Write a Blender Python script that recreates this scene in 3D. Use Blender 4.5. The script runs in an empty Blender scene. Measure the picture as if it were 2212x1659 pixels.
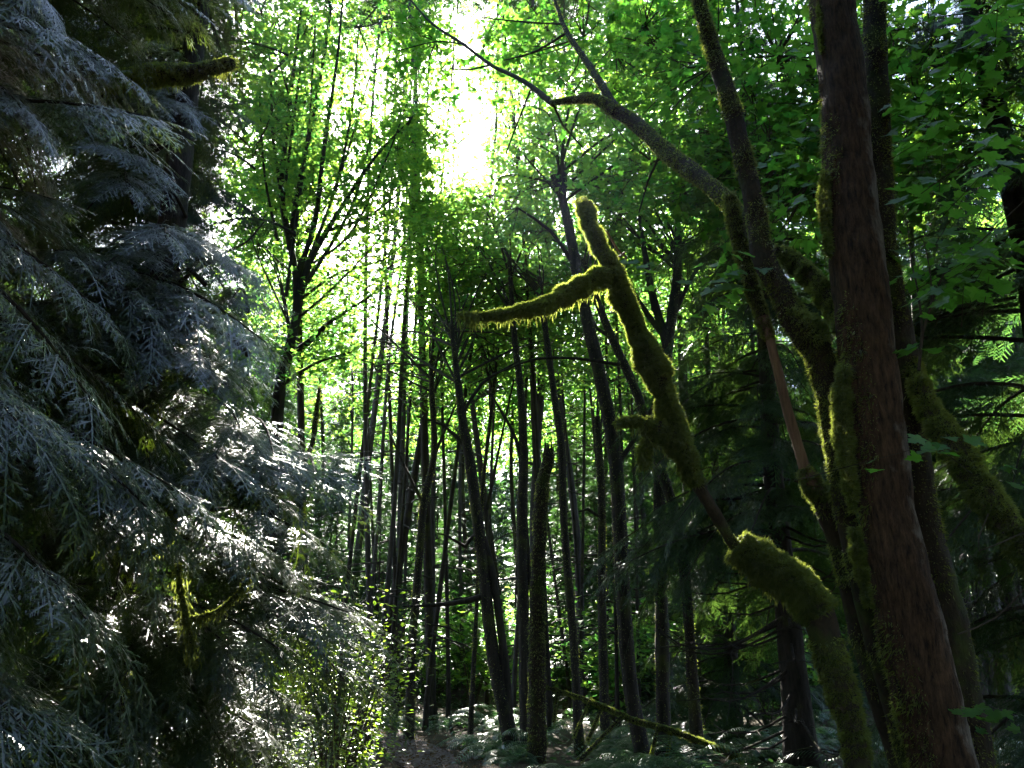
import bpy, math, random
import numpy as np
from mathutils import Vector, Matrix

# ------------------------------------------------------------------ camera, sky, sun, exposure
scene = bpy.context.scene
COL = scene.collection
PITCH = math.radians(17.0)
CAM = Vector((0.0, 0.0, 1.6))
FW = 1840.6                       # focal length in the 2212 x 1659 measuring grid
cam_data = bpy.data.cameras.new('camera')
cam_data.sensor_fit = 'HORIZONTAL'
cam_data.sensor_width = 36.0
cam_data.lens = 36.0 * FW / 2212.0
cam_data.clip_start = 0.05
cam_data.clip_end = 3000.0
cam = bpy.data.objects.new('camera', cam_data)
cam.location = CAM
cam.rotation_euler = (math.radians(90) + PITCH, 0, 0)
COL.objects.link(cam)
scene.camera = cam

SUN_EL = math.radians(35.3)
SUN_AZ = math.radians(7.8)        # to the left of straight ahead (+Y)
SUN_DIR = Vector((-math.sin(SUN_AZ) * math.cos(SUN_EL), math.cos(SUN_AZ) * math.cos(SUN_EL), math.sin(SUN_EL)))

world = bpy.data.worlds.new('World')
scene.world = world
world.use_nodes = True
wn = world.node_tree
wn.nodes.clear()
w_out = wn.nodes.new('ShaderNodeOutputWorld')
w_bg = wn.nodes.new('ShaderNodeBackground')
w_sky = wn.nodes.new('ShaderNodeTexSky')
w_sky.sky_type = 'NISHITA'
w_sky.sun_disc = False
w_sky.sun_elevation = SUN_EL
w_sky.sun_rotation = -SUN_AZ
w_sky.air_density = 1.0
w_sky.dust_density = 1.2
w_sky.ozone_density = 1.5
w_bg.inputs['Strength'].default_value = 0.05
wn.links.new(w_sky.outputs[0], w_bg.inputs['Color'])
wn.links.new(w_bg.outputs[0], w_out.inputs['Surface'])

sun_data = bpy.data.lights.new('sun', 'SUN')
sun_data.energy = 5.0
sun_data.angle = math.radians(0.53)
sun_data.color = (1.0, 0.95, 0.86)
sun = bpy.data.objects.new('sun', sun_data)
sun.rotation_euler = SUN_DIR.to_track_quat('Z', 'Y').to_euler()
sun.location = SUN_DIR * 60
COL.objects.link(sun)

scene.view_settings.view_transform = 'Standard'
scene.view_settings.look = 'None'
scene.view_settings.exposure = 4.2
scene.view_settings.gamma = 1.0
scene.view_settings.use_curve_mapping = False
cy = scene.cycles
cy.max_bounces = 6
cy.diffuse_bounces = 3
cy.glossy_bounces = 2
cy.transmission_bounces = 4
cy.transparent_max_bounces = 8
cy.volume_bounces = 0
cy.sample_clamp_indirect = 0.5
cy.blur_glossy = 1.0
cy.use_denoising = True
cy.denoiser = 'OPENIMAGEDENOISE'
cy.denoising_prefilter = 'ACCURATE'
cy.sample_clamp_direct = 6.0
cy.caustics_reflective = False
cy.caustics_refractive = False
HAZE = 0.00017

# ------------------------------------------------------------------ measuring helpers
cp, sp_ = math.cos(PITCH), math.sin(PITCH)

def at(px, py, Y):
    """point seen at (px, py) of the 2212 grid, Y metres ahead of the camera"""
    x = (px - 1106.0) / FW
    u = (829.5 - py) / FW
    d = Vector((x, cp - u * sp_, sp_ + u * cp))
    return CAM + d * (Y / d.y)

def depth_of(p):
    return p[1] * cp + (p[2] - CAM.z) * sp_

def proj(p):
    dz = p[2] - CAM.z
    w = p[1] * cp + dz * sp_
    if w < 0.2:
        return None
    return (1106 + FW * p[0] / w, 829.5 - FW * (-p[1] * sp_ + dz * cp) / w, w)

# openings in the leaf roof over the path (capsules in view direction, the clearing the sun comes through)
GAPS = [((1015, -150), (1000, 110), 36), ((985, 150), (1030, 300), 20), ((800, 130), (815, 300), 36),
        ((770, 330), (730, 470), 30), ((735, 490), (850, 500), 32), ((895, 215), (900, 205), 22),
        ((700, 200), (745, 330), 22), ((1200, -20), (1250, 40), 24), ((1000, 360), (930, 420), 16),
        ((470, 440), (490, 480), 34), ((240, 330), (290, 260), 24), ((300, 80), (330, 160), 20)]

def in_gap(p, grow=0.0):
    q = proj(p)
    if q is None:
        return False
    x, y, w = q
    for (ax, ay), (bx, by), r in GAPS:
        vx, vy = bx - ax, by - ay
        t = ((x - ax) * vx + (y - ay) * vy) / (vx * vx + vy * vy)
        t = min(1, max(0, t))
        rag = .82 + .38 * math.sin(x * .041 + y * .023 + ax) * math.sin(y * .057 - x * .017) + .22 * math.sin(x * .13) * math.sin(y * .11 + x * .03)
        if math.hypot(x - ax - t * vx, y - ay - t * vy) < .8 * r * rag + grow * FW / w:
            return True
    return False

# corridors in the leaf roof through which the low sun reaches the cedar, the mossy limbs and the pale trunk
_beams = [(1262, 445, 5.2, .30), (1290, 520, 5.2, .3), (1320, 590, 5.2, .32), (1350, 660, 5.3, .32), (1385, 735, 5.3, .32), (1410, 800, 5.35, .3), (1440, 880, 5.4, .25),
          (1260, 615, 5.15, .3), (1190, 650, 5.05, .3), (1100, 675, 4.95, .22), (1600, 1170, 5.6, .22), (1690, 1235, 5.6, .22), (1750, 1290, 5.6, .18),
          (1815, 850, 5.9, .32), (1822, 940, 5.9, .35), (1832, 1040, 5.9, .32), (1785, 430, 6, .18), (1690, 650, 6.2, .18), (1750, 780, 6.2, .2), (1780, 880, 6.2, .18), (1630, 470, 6.2, .15), (1850, 1180, 6, .16), (2020, 960, 5.8, .18),
          (490, 140, 6.0, .45), (400, 160, 6.2, .2), (160, 540, 4.5, .3), (250, 520, 4.6, .3), (120, 1270, 4.0, .3),
          (430, 980, 6.3, .25), (270, 900, 6.0, .2), (290, 860, 6.0, .2), (520, 1280, 6.0, .3), (400, 1330, 5.9, .3), (460, 1180, 6, .2),
          (520, 900, 6.6, .35), (600, 870, 6.8, .4), (560, 1000, 6.5, .4), (650, 1050, 6.8, .45), (600, 1150, 6.5, .4), (700, 1180, 6.8, .35), (720, 1300, 6.8, .5),
          (640, 1300, 6.5, .45), (560, 1400, 6.3, .35), (650, 1430, 6.5, .5), (700, 1480, 6.7, .4), (590, 1530, 6.2, .4), (480, 1480, 6.0, .35), (520, 1600, 6.0, .35), (650, 1600, 6.4, .4), (350, 1560, 5.8, .3),
          (745, 1290, 9.0, 1.0), (770, 1350, 10.5, 1.0), (720, 1400, 8.8, .8), (800, 1330, 12.5, .8), (530, 1600, 6.4, .5), (600, 1600, 6.6, .4), (1000, 1480, 22, .4), (1240, 1420, 24, .5), (1650, 920, 11, .25), (1700, 1010, 10.5, .25), (1640, 1090, 10.5, .3), (1720, 740, 10.5, .2)]
_gr = random.Random(3)
for _x in range(390, 780, 62):
    for _y in range(780, 1640, 105):
        if _gr.random() < .72:
            _beams.append((_x + _gr.uniform(-25, 25), _y + _gr.uniform(-40, 40), 6.5, .42))
for _x in range(40, 400, 80):
    for _y in range(1180, 1660, 100):
        if _gr.random() < .6:
            _beams.append((_x + _gr.uniform(-30, 30), _y + _gr.uniform(-40, 40), 5.2, .34))
_bT = np.array([tuple(at(a, b, c)) for a, b, c, d in _beams]); _bR = np.array([b[3] for b in _beams])

_jr = np.random.RandomState(4)

def beam_mask(P, shrink=1.0, soft=True):
    P = np.asarray(P, float).reshape(-1, 3)
    v = P[:, None, :] - _bT[None]
    S = np.array(SUN_DIR)
    al = v @ S
    d2 = (v ** 2).sum(2) - al ** 2
    return ((al > 1.0) & (d2 < (_bR * shrink * (_jr.uniform(.45, 1.3, (len(P), 1)) if soft else 1.0)) ** 2)).any(1)

# ------------------------------------------------------------------ mesh helpers
class MB:
    """collects vertices and faces of one mesh"""
    def __init__(self):
        self.v, self.f, self.n = [], {3: [], 4: []}, 0
    def add(self, verts, faces):
        verts = np.asarray(verts, dtype=np.float64).reshape(-1, 3)
        faces = np.asarray(faces, dtype=np.int64)
        self.v.append(verts)
        self.f[faces.shape[1]].append(faces + self.n)
        self.n += len(verts)
    def mesh(self, name, mat, smooth=True):
        me = bpy.data.meshes.new(name)
        if self.n:
            v = np.concatenate(self.v).astype(np.float32)
            tri = np.concatenate(self.f[3]) if self.f[3] else np.zeros((0, 3), np.int64)
            quad = np.concatenate(self.f[4]) if self.f[4] else np.zeros((0, 4), np.int64)
            me.vertices.add(len(v))
            me.vertices.foreach_set('co', v.ravel())
            nl = tri.size + quad.size
            me.loops.add(nl)
            me.loops.foreach_set('vertex_index', np.concatenate([tri.ravel(), quad.ravel()]).astype(np.int32))
            npoly = len(tri) + len(quad)
            me.polygons.add(npoly)
            starts = np.concatenate([np.arange(len(tri)) * 3, tri.size + np.arange(len(quad)) * 4]).astype(np.int32)
            me.polygons.foreach_set('loop_start', starts)
            me.polygons.foreach_set('use_smooth', np.full(npoly, smooth, dtype=bool))
            me.update(calc_edges=True)
        me.materials.append(mat)
        return me
    def build(self, name, mat, parent=None, smooth=True):
        return obj(name, self.mesh(name, mat, smooth), parent)

def obj(name, me, parent=None, loc=None, rot=None, scale=None):
    o = bpy.data.objects.new(name, me)
    COL.objects.link(o)
    if parent is not None:
        o.parent = parent
    if loc is not None:
        o.location = loc
    if rot is not None:
        o.rotation_euler = rot
    if scale is not None:
        o.scale = (scale,) * 3 if isinstance(scale, (int, float)) else scale
    return o

def tag(o, label=None, cat=None, group=None, kind=None):
    if label: o['label'] = label
    if cat: o['category'] = cat
    if group: o['group'] = group
    if kind: o['kind'] = kind
    return o

def thing(name, label, cat, group=None):
    return tag(obj(name, None), label, cat, group)

def spline(pts, rad, step):
    """Catmull-Rom through the points, resampled about every `step` metres"""
    P = np.array([tuple(p) for p in pts], float)
    R = np.array(rad, float)
    if len(P) < 2:
        return P, R
    ext = np.vstack([2 * P[0] - P[1], P, 2 * P[-1] - P[-2]])
    oP, oR = [], []
    for i in range(len(P) - 1):
        p0, p1, p2, p3 = ext[i:i + 4]
        n = max(1, int(np.linalg.norm(p2 - p1) / step))
        for k in range(n):
            t = k / n
            oP.append(0.5 * ((2 * p1) + (-p0 + p2) * t + (2 * p0 - 5 * p1 + 4 * p2 - p3) * t * t + (-p0 + 3 * p1 - 3 * p2 + p3) * t ** 3))
            oR.append(R[i] * (1 - t) + R[i + 1] * t)
    oP.append(P[-1]); oR.append(R[-1])
    return np.array(oP), np.array(oR)

def frames(P):
    T = np.gradient(P, axis=0)
    T /= np.linalg.norm(T, axis=1)[:, None] + 1e-9
    ref = np.array([0.31, -0.9, 0.12])
    U = np.cross(T, ref)
    bad = np.linalg.norm(U, axis=1) < 0.1
    U[bad] = np.cross(T[bad], np.array([1.0, 0, 0.3]))
    U /= np.linalg.norm(U, axis=1)[:, None] + 1e-9
    W = np.cross(T, U)
    return T, U, W

def lump(P, seed, freq):
    """cheap smooth noise in -1..1 for an (n,3) array"""
    r = np.random.RandomState(seed)
    out = np.zeros(len(P))
    for o in range(4):
        k = r.normal(size=3) * freq * (1.6 ** o)
        out += np.sin(P @ k + r.uniform(0, 6.28)) / (1.25 ** o)
    return out / 2.6

def tube(mb, pts, rad, seg=8, step=0.25, rough=0.0, freq=5.0, seed=0, cap=True):
    P, R = spline(pts, rad, step)
    T, U, W = frames(P)
    n = len(P)
    a = np.linspace(0, 2 * math.pi, seg, endpoint=False)
    ring = U[:, None, :] * np.cos(a)[None, :, None] + W[:, None, :] * np.sin(a)[None, :, None]
    rr = np.repeat(R[:, None], seg, axis=1)
    if rough:
        V0 = (P[:, None, :] + ring * rr[:, :, None]).reshape(-1, 3)
        rr = rr * (1 + rough * lump(V0, seed, freq).reshape(n, seg) + 0.5 * rough * lump(V0, seed + 9, freq * 2.7).reshape(n, seg))
    V = (P[:, None, :] + ring * rr[:, :, None]).reshape(-1, 3)
    i = np.arange(n - 1)[:, None] * seg
    j = np.arange(seg)[None, :]
    j2 = (j + 1) % seg
    F = np.stack([i + j, i + j2, i + seg + j2, i + seg + j], axis=-1).reshape(-1, 4)
    mb.add(V, F)
    if cap:
        for ends, e in ((0, -1), (n - 1, 1)):
            c = P[ends] + T[ends] * e * R[ends] * 0.5
            ringv = V[ends * seg:(ends + 1) * seg]
            k = np.arange(seg)
            mb.add(np.vstack([ringv, c]), np.stack([k, (k + 1) % seg, np.full(seg, seg)], axis=-1))
    return P, R

def fuzz(mb, pts, rad, n, length, width, seed, cover=None, droop=0.35, rough=0.0, freq=5.0, rseed=0, step=0.05):
    """moss: n small blades over a tube; cover(P, N) -> keep probability"""
    P, R = spline(pts, rad, step)
    T, U, W = frames(P)
    r = np.random.RandomState(seed)
    m = len(P)
    wgt = R / R.sum()
    i = r.choice(m, n, p=wgt)
    a = r.uniform(0, 6.2832, n)
    N = U[i] * np.cos(a)[:, None] + W[i] * np.sin(a)[:, None]
    base = P[i] + T[i] * r.uniform(-.5, .5, n)[:, None] * step * 1.5
    rr = R[i].copy()
    if rough:
        V0 = base + N * rr[:, None]
        rr = rr * (1 + rough * lump(V0, rseed, freq) + 0.5 * rough * lump(V0, rseed + 9, freq * 2.7))
    base = base + N * (rr * 0.94)[:, None]
    if cover is not None:
        keep = r.uniform(size=n) < cover(base, N)
        base, N, i = base[keep], N[keep], i[keep]
    n = len(base)
    clump = 0.65 + 0.55 * lump(base, seed + 3, 22.0)
    L = length * r.uniform(.45, 1.25, n) * np.clip(clump, .25, 1.5)
    D = N + r.normal(size=(n, 3)) * 0.45
    D[:, 2] -= droop * r.uniform(0, 1.6, n)
    D /= np.linalg.norm(D, axis=1)[:, None]
    S = np.cross(D, r.normal(size=(n, 3)))
    S /= np.linalg.norm(S, axis=1)[:, None] + 1e-9
    w = width * r.uniform(.6, 1.4, n)
    tip = base + D * L[:, None]
    tip[:, 2] -= droop * L * 0.4
    V = np.stack([base - S * (w * .5)[:, None], base + S * (w * .5)[:, None], tip], axis=1).reshape(-1, 3)
    mb.add(V, np.arange(n * 3).reshape(-1, 3))

def strands(mb, pts, rad, n, length, seed, width=0.012):
    """moss hanging below a limb in beards"""
    P, R = spline(pts, rad, 0.05)
    r = np.random.RandomState(seed)
    n = int(n * .7); length *= .6
    k = max(4, n // 16)
    ci = r.choice(len(P), k)
    cl = length * r.uniform(.25, 1.0, k)
    which = r.choice(k, n)
    base = P[ci[which]] + r.normal(size=(n, 3)) * np.array([.03, .03, .012])
    base[:, 2] -= R[ci[which]] * .75
    L = cl[which] * r.uniform(.4, 1.1, n)
    tip = base + r.normal(size=(n, 3)) * 0.018
    tip[:, 2] -= L
    S = r.normal(size=(n, 3)); S[:, 2] *= .2
    S /= np.linalg.norm(S, axis=1)[:, None]
    w = width * r.uniform(.4, 1.2, n)
    mid = base * .55 + tip * .45
    V = np.stack([base, mid + S * (w * .5)[:, None], tip, mid - S * (w * .5)[:, None]], axis=1).reshape(-1, 3)
    mb.add(V, np.arange(n * 4).reshape(-1, 4))

# leaf outlines ------------------------------------------------------
_h = [(0.0, 0.0), (0.16, -0.07), (0.40, -0.02), (0.33, 0.13), (0.60, 0.30), (0.66, 0.50), (0.47, 0.47), (0.42, 0.58), (0.24, 0.47),
      (0.30, 0.76), (0.16, 0.76), (0.0, 1.0)]
_out = _h + [(-x, y) for x, y in reversed(_h[1:-1])]
MAPLE_V = np.array([(0, 0.34, 0.0)] + [(x, y, 0.16 * abs(x) - 0.10 * (y - .3) ** 2) for x, y in _out])
MAPLE_F = np.array([(0, 1 + i, 1 + (i + 1) % len(_out)) for i in range(len(_out))])
_h = [(0.0, 0.0), (0.40, -0.02), (0.33, 0.15), (0.64, 0.45), (0.25, 0.47), (0.0, 1.0)]
_out = _h + [(-x, y) for x, y in reversed(_h[1:-1])]
MAPLE2_V = np.array([(0, 0.34, 0.0)] + [(x, y, 0.18 * abs(x) - 0.10 * (y - .3) ** 2) for x, y in _out])
MAPLE2_F = np.array([(0, 1 + i, 1 + (i + 1) % len(_out)) for i in range(len(_out))])
TREF_V = np.array([(0, 0, 0), (.55, .30, .10), (.20, .50, .02), (0, 1.0, -.08), (-.20, .50, .02), (-.55, .30, .10)])
TREF_F = np.array([(0, 1, 2), (0, 2, 3), (0, 3, 4), (0, 4, 5)])
OVAL_V = np.array([(0, 0, 0), (.26, .35, .04), (.2, .75, .03), (0, 1, -.05), (-.2, .75, .03), (-.26, .35, .04), (0, .5, 0)])
OVAL_F = np.array([(6, 0, 1), (6, 1, 2), (6, 2, 3), (6, 3, 4), (6, 4, 5), (6, 5, 0)])

def scatter(mb, TV, TF, pos, size, nrm, seed, tipdir=None):
    n = len(pos)
    if n == 0:
        return
    r = np.random.RandomState(seed)
    nrm = nrm / (np.linalg.norm(nrm, axis=1)[:, None] + 1e-9)
    t = r.normal(size=(n, 3)) if tipdir is None else tipdir + r.normal(size=(n, 3)) * .35
    t = t - nrm * np.sum(t * nrm, axis=1)[:, None]
    t /= np.linalg.norm(t, axis=1)[:, None] + 1e-9
    x = np.cross(t, nrm)
    M = np.stack([x, t, nrm], axis=1)                      # rows: local axes
    V = np.einsum('vk,nkj->nvj', TV, M) * size[:, None, None] + pos[:, None, :]
    nv = len(TV)
    F = (TF[None] + (np.arange(n) * nv)[:, None, None]).reshape(-1, TF.shape[1])
    mb.add(V.reshape(-1, 3), F)

# ------------------------------------------------------------------ materials
def new_mat(name):
    m = bpy.data.materials.new(name)
    m.use_nodes = True
    nt = m.node_tree
    nt.nodes.clear()
    out = nt.nodes.new('ShaderNodeOutputMaterial')
    return m, nt, out

def noise(nt, scale, detail=4, rough=.6, coord='Object', stretch=None):
    tc = nt.nodes.new('ShaderNodeTexCoord')
    n = nt.nodes.new('ShaderNodeTexNoise')
    n.inputs['Scale'].default_value = scale
    n.inputs['Detail'].default_value = detail
    n.inputs['Roughness'].default_value = rough
    if stretch:
        mp = nt.nodes.new('ShaderNodeMapping')
        mp.inputs['Scale'].default_value = stretch
        nt.links.new(tc.outputs[coord], mp.inputs['Vector'])
        nt.links.new(mp.outputs[0], n.inputs['Vector'])
    else:
        nt.links.new(tc.outputs[coord], n.inputs['Vector'])
    return n

def ramp(nt, src, stops):
    r = nt.nodes.new('ShaderNodeValToRGB')
    e = r.color_ramp.elements
    while len(e) > 1:
        e.remove(e[-1])
    e[0].position, e[0].color = stops[0][0], (*stops[0][1], 1)
    for p, c in stops[1:]:
        k = e.new(p); k.color = (*c, 1)
    nt.links.new(src, r.inputs[0])
    return r

def leaf_mat(name, refl, trans, gloss=0.35, rough=0.35, nscale=1.2, trans_mix=0.5, isl=.55, nz=.5):
    m, nt, out = new_mat(name)
    L = nt.links
    n = noise(nt, nscale, 3, .6, 'Object')
    info = nt.nodes.new('ShaderNodeObjectInfo')
    geo = nt.nodes.new('ShaderNodeNewGeometry')
    add = nt.nodes.new('ShaderNodeMath'); add.operation = 'MULTIPLY_ADD'
    L.new(geo.outputs['Random Per Island'], add.inputs[0]); add.inputs[1].default_value = isl
    add2 = nt.nodes.new('ShaderNodeMath'); add2.operation = 'MULTIPLY'
    L.new(n.outputs['Fac'], add2.inputs[0]); add2.inputs[1].default_value = nz
    L.new(add2.outputs[0], add.inputs[2])
    c1 = ramp(nt, add.outputs[0], [(.1, refl[0]), (.9, refl[1])])
    c2 = ramp(nt, add.outputs[0], [(.1, trans[0]), (.9, trans[1])])
    d = nt.nodes.new('ShaderNodeBsdfDiffuse')
    t = nt.nodes.new('ShaderNodeBsdfTranslucent')
    L.new(c1.outputs[0], d.inputs['Color']); L.new(c2.outputs[0], t.inputs['Color'])
    mx = nt.nodes.new('ShaderNodeMixShader'); mx.inputs[0].default_value = trans_mix
    L.new(d.outputs[0], mx.inputs[1]); L.new(t.outputs[0], mx.inputs[2])
    g = nt.nodes.new('ShaderNodeBsdfGlossy')
    g.inputs['Roughness'].default_value = rough
    g.inputs['Color'].default_value = (1, 1, 1, 1)
    lw = nt.nodes.new('ShaderNodeLayerWeight'); lw.inputs['Blend'].default_value = .5
    p = nt.nodes.new('ShaderNodeMath'); p.operation = 'POWER'; p.inputs[1].default_value = 3.5
    L.new(lw.outputs['Facing'], p.inputs[0])
    ma = nt.nodes.new('ShaderNodeMath'); ma.operation = 'MULTIPLY_ADD'; ma.inputs[1].default_value = gloss; ma.inputs[2].default_value = .04 * min(1, gloss * 3)
    L.new(p.outputs[0], ma.inputs[0])
    mx2 = nt.nodes.new('ShaderNodeMixShader')
    L.new(ma.outputs[0], mx2.inputs[0]); L.new(mx.outputs[0], mx2.inputs[1]); L.new(g.outputs[0], mx2.inputs[2])
    L.new(mx2.outputs[0], out.inputs['Surface'])
    return m

def bark_mat(name, dark, light, nscale=6, stretch=(1, 1, .18), bump=.6, patch=None, patch_scale=1.4, patch_at=.58, coord='Object', side=0):
    m, nt, out = new_mat(name)
    L = nt.links
    b = nt.nodes.new('ShaderNodeBsdfPrincipled')
    b.inputs['Roughness'].default_value = .9
    b.inputs['Specular IOR Level'].default_value = .2
    n = noise(nt, nscale * 4, 6, .7, coord, stretch)
    c = ramp(nt, n.outputs['Fac'], [(.35, dark), (.68, light)])
    col = c.outputs[0]
    if patch:
        n2 = noise(nt, patch_scale, 5, .62, coord)
        src = n2.outputs['Fac']
        if side:                                       # lichen keeps to one side of the stem
            ge = nt.nodes.new('ShaderNodeNewGeometry'); sx = nt.nodes.new('ShaderNodeSeparateXYZ')
            L.new(ge.outputs['Normal'], sx.inputs[0])
            mm = nt.nodes.new('ShaderNodeMath'); mm.operation = 'MULTIPLY_ADD'; mm.inputs[1].default_value = side
            L.new(sx.outputs['X'], mm.inputs[0]); L.new(src, mm.inputs[2]); src = mm.outputs[0]
        f = ramp(nt, src, [(patch_at - .05, (0, 0, 0)), (patch_at + .05, (1, 1, 1))])
        pc = ramp(nt, n.outputs['Fac'], [(.3, patch[0]), (.7, patch[1])])
        mix = nt.nodes.new('ShaderNodeMix'); mix.data_type = 'RGBA'
        L.new(f.outputs[0], mix.inputs[0]); L.new(col, mix.inputs[6]); L.new(pc.outputs[0], mix.inputs[7])
        col = mix.outputs[2]
    L.new(col, b.inputs['Base Color'])
    bp = nt.nodes.new('ShaderNodeBump'); bp.inputs['Strength'].default_value = bump; bp.inputs['Distance'].default_value = .03
    L.new(n.outputs['Fac'], bp.inputs['Height']); L.new(bp.outputs[0], b.inputs['Normal'])
    L.new(b.outputs[0], out.inputs['Surface'])
    return m

M = {}
M['maple'] = leaf_mat('maple leaf', ((.020, .066, .016), (.060, .115, .016)), ((.030, .22, .045), (.30, .48, .045)), gloss=.11, rough=.4, nscale=.5, trans_mix=.55)
M['near_maple'] = leaf_mat('near maple leaf', ((.020, .075, .016), (.055, .115, .016)), ((.040, .26, .025), (.21, .43, .03)), gloss=.11, rough=.45, nscale=.7, trans_mix=.55)
M['cedar'] = leaf_mat('cedar spray', ((.010, .026, .006), (.034, .054, .012)), ((.03, .08, .006), (.15, .21, .014)), gloss=.52, rough=.38, nscale=1.5, trans_mix=.35)
M['shaded_cedar'] = leaf_mat('hemlock spray', ((.010, .026, .010), (.028, .050, .016)), ((.02, .07, .010), (.09, .15, .02)), gloss=.11, rough=.35, nscale=1.5, trans_mix=.38)  # darker, less glossy cedar copy that paints in the shade on some trees
M['conifer'] = leaf_mat('conifer needle', ((.012, .034, .016), (.03, .058, .022)), ((.02, .075, .016), (.07, .15, .022)), gloss=.10, rough=.4, nscale=.4, trans_mix=.4)
M['fern'] = leaf_mat('fern frond', ((.022, .060, .026), (.045, .09, .035)), ((.025, .09, .02), (.07, .16, .03)), gloss=.26, rough=.33, nscale=1.5, trans_mix=.4)
M['shrub'] = leaf_mat('shrub leaf', ((.035, .085, .012), (.08, .13, .02)), ((.12, .28, .015), (.30, .42, .03)), gloss=.2, rough=.35, nscale=1.5, trans_mix=.5)
M['moss'] = leaf_mat('moss', ((.024, .026, .007), (.080, .120, .020)), ((.13, .15, .014), (.42, .50, .08)), gloss=.15, rough=.6, nscale=6, trans_mix=.55, isl=.25, nz=.75)
M['brown_moss'] = leaf_mat('brown moss', ((.020, .011, .005), (.062, .034, .013)), ((.07, .04, .010), (.16, .09, .018)), gloss=.05, rough=.6, nscale=5, trans_mix=.4)
M['moss_bark'] = bark_mat('moss covered bark', (.012, .009, .005), (.036, .025, .013), 5, (1, 1, .5), .8, ((.018, .026, .005), (.04, .048, .009)), 3.0, .56)
M['maple_bark'] = bark_mat('maple bark', (.010, .005, .003), (.100, .054, .027), 9, (1, 1, .22), 1.6, ((.05, .040, .032), (.24, .20, .17)), 2.4, .665, side=.22)
M['dark_bark'] = bark_mat('dark bark', (.012, .010, .008), (.042, .033, .027), 4, (1, 1, .2), .8, ((.03, .036, .012), (.06, .06, .02)), 2.2, .6)
M['grey_bark'] = bark_mat('grey conifer bark', (.022, .019, .019), (.075, .066, .066), 4, (1, 1, .14), .9)
M['bare_wood'] = bark_mat('bare dead wood', (.10, .055, .035), (.22, .13, .085), 6, (1, 1, .1), .6)
M['twig'] = bark_mat('twig', (.03, .023, .016), (.07, .055, .04), 8, (1, 1, 1), .3)

def ground_mat(name, stops, scale, bump, fine=60):
    m, nt, out = new_mat(name)
    L = nt.links
    b = nt.nodes.new('ShaderNodeBsdfPrincipled'); b.inputs['Roughness'].default_value = .95; b.inputs['Specular IOR Level'].default_value = .15
    n = noise(nt, scale, 8, .7, 'Object'); n2 = noise(nt, fine, 4, .7, 'Object')
    mx = nt.nodes.new('ShaderNodeMath'); mx.operation = 'MULTIPLY_ADD'; mx.inputs[1].default_value = .5
    L.new(n2.outputs['Fac'], mx.inputs[0]); L.new(n.outputs['Fac'], mx.inputs[2])
    c = ramp(nt, mx.outputs[0], stops)
    L.new(c.outputs[0], b.inputs['Base Color'])
    bp = nt.nodes.new('ShaderNodeBump'); bp.inputs['Strength'].default_value = bump; bp.inputs['Distance'].default_value = .04
    L.new(mx.outputs[0], bp.inputs['Height']); L.new(bp.outputs[0], b.inputs['Normal'])
    L.new(b.outputs[0], out.inputs['Surface'])
    return m
M['ground'] = ground_mat('forest duff', [(.45, (.018, .012, .008)), (.75, (.045, .030, .018)), (1.0, (.05, .055, .02))], 1.6, .9)
M['path'] = ground_mat('trodden earth', [(.45, (.055, .040, .036)), (.8, (.095, .072, .066)), (1.05, (.15, .12, .11))], 3.0, .6, 90)

# ------------------------------------------------------------------ ground and path
def gz(x, y):
    return 0.10 * math.sin(x * .31 + 1.0) * math.sin(y * .23) + 0.05 * math.sin(x * .9 + y * .7)

def path_x(y):
    # the footpath runs from under the camera towards the left of the clearing and bends behind the shrubs
    return 0.25 - 0.0085 * y * y - (max(0, y - 15) ** 2) * .05

def ground_z(x, y):
    d = abs(x - path_x(y)) if y < 30 else 9
    k = min(1, max(0, (d - .45) / .9))
    return gz(x, y) * k * min(1, max(0, 1)) + (0 if k < 1 else 0)

mb = MB()
xs = np.concatenate([np.linspace(-220, -24, 12), np.linspace(-22, 22, 120), np.linspace(24, 220, 12)])
ys = np.concatenate([np.linspace(-160, -12, 8), np.linspace(-10, 42, 140), np.linspace(45, 300, 16)])
V = np.array([(x, y, ground_z(x, y) if abs(x) < 23 and -11 < y < 43 else 0) for y in ys for x in xs])
nx = len(xs)
F = np.array([(j * nx + i, j * nx + i + 1, (j + 1) * nx + i + 1, (j + 1) * nx + i) for j in range(len(ys) - 1) for i in range(nx - 1)])
mb.add(V, F)
tag(mb.build('ground', M['ground']), kind='structure')

mb = MB()
hx = np.linspace(-260, 260, 60); hy = np.linspace(88, 170, 12)
V = np.array([(x, y, -.3 + 5 * min(1, (y - 88) / 30) ** .7 + 1.5 * math.sin(x * .05) + .8 * math.sin(x * .13 + y * .1)) for y in hy for x in hx])
mb.add(V, np.array([(j * 60 + i, j * 60 + i + 1, (j + 1) * 60 + i + 1, (j + 1) * 60 + i) for j in range(11) for i in range(59)]))
tag(mb.build('horizon_rise', M['ground']), kind='structure')  # rise added to cover the white sky along the horizon
mb = MB()
yy = np.linspace(-3, 24, 120)
V = []
for k, y in enumerate(yy):
    c = path_x(y)
    sl = -0.017 * y - (2 * max(0, y - 15) * .05)
    nrm = 1 / math.hypot(1, sl)
    wd = .43 + .05 * math.sin(y * 1.9) + .03 * math.sin(y * 4.7)
    for q in np.linspace(-1, 1, 7):
        x, y2 = c + q * wd * nrm, y - q * wd * sl * nrm
        V.append((x, y2, ground_z(x, y2) + .012 + .015 * (1 - q * q) + .006 * math.sin(x * 9 + y * 7)))
F = np.array([(j * 7 + i, j * 7 + i + 1, (j + 1) * 7 + i + 1, (j + 1) * 7 + i) for j in range(len(yy) - 1) for i in range(6)])
mb.add(V, F)
tag(mb.build('path', M['path']), kind='structure')

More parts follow.
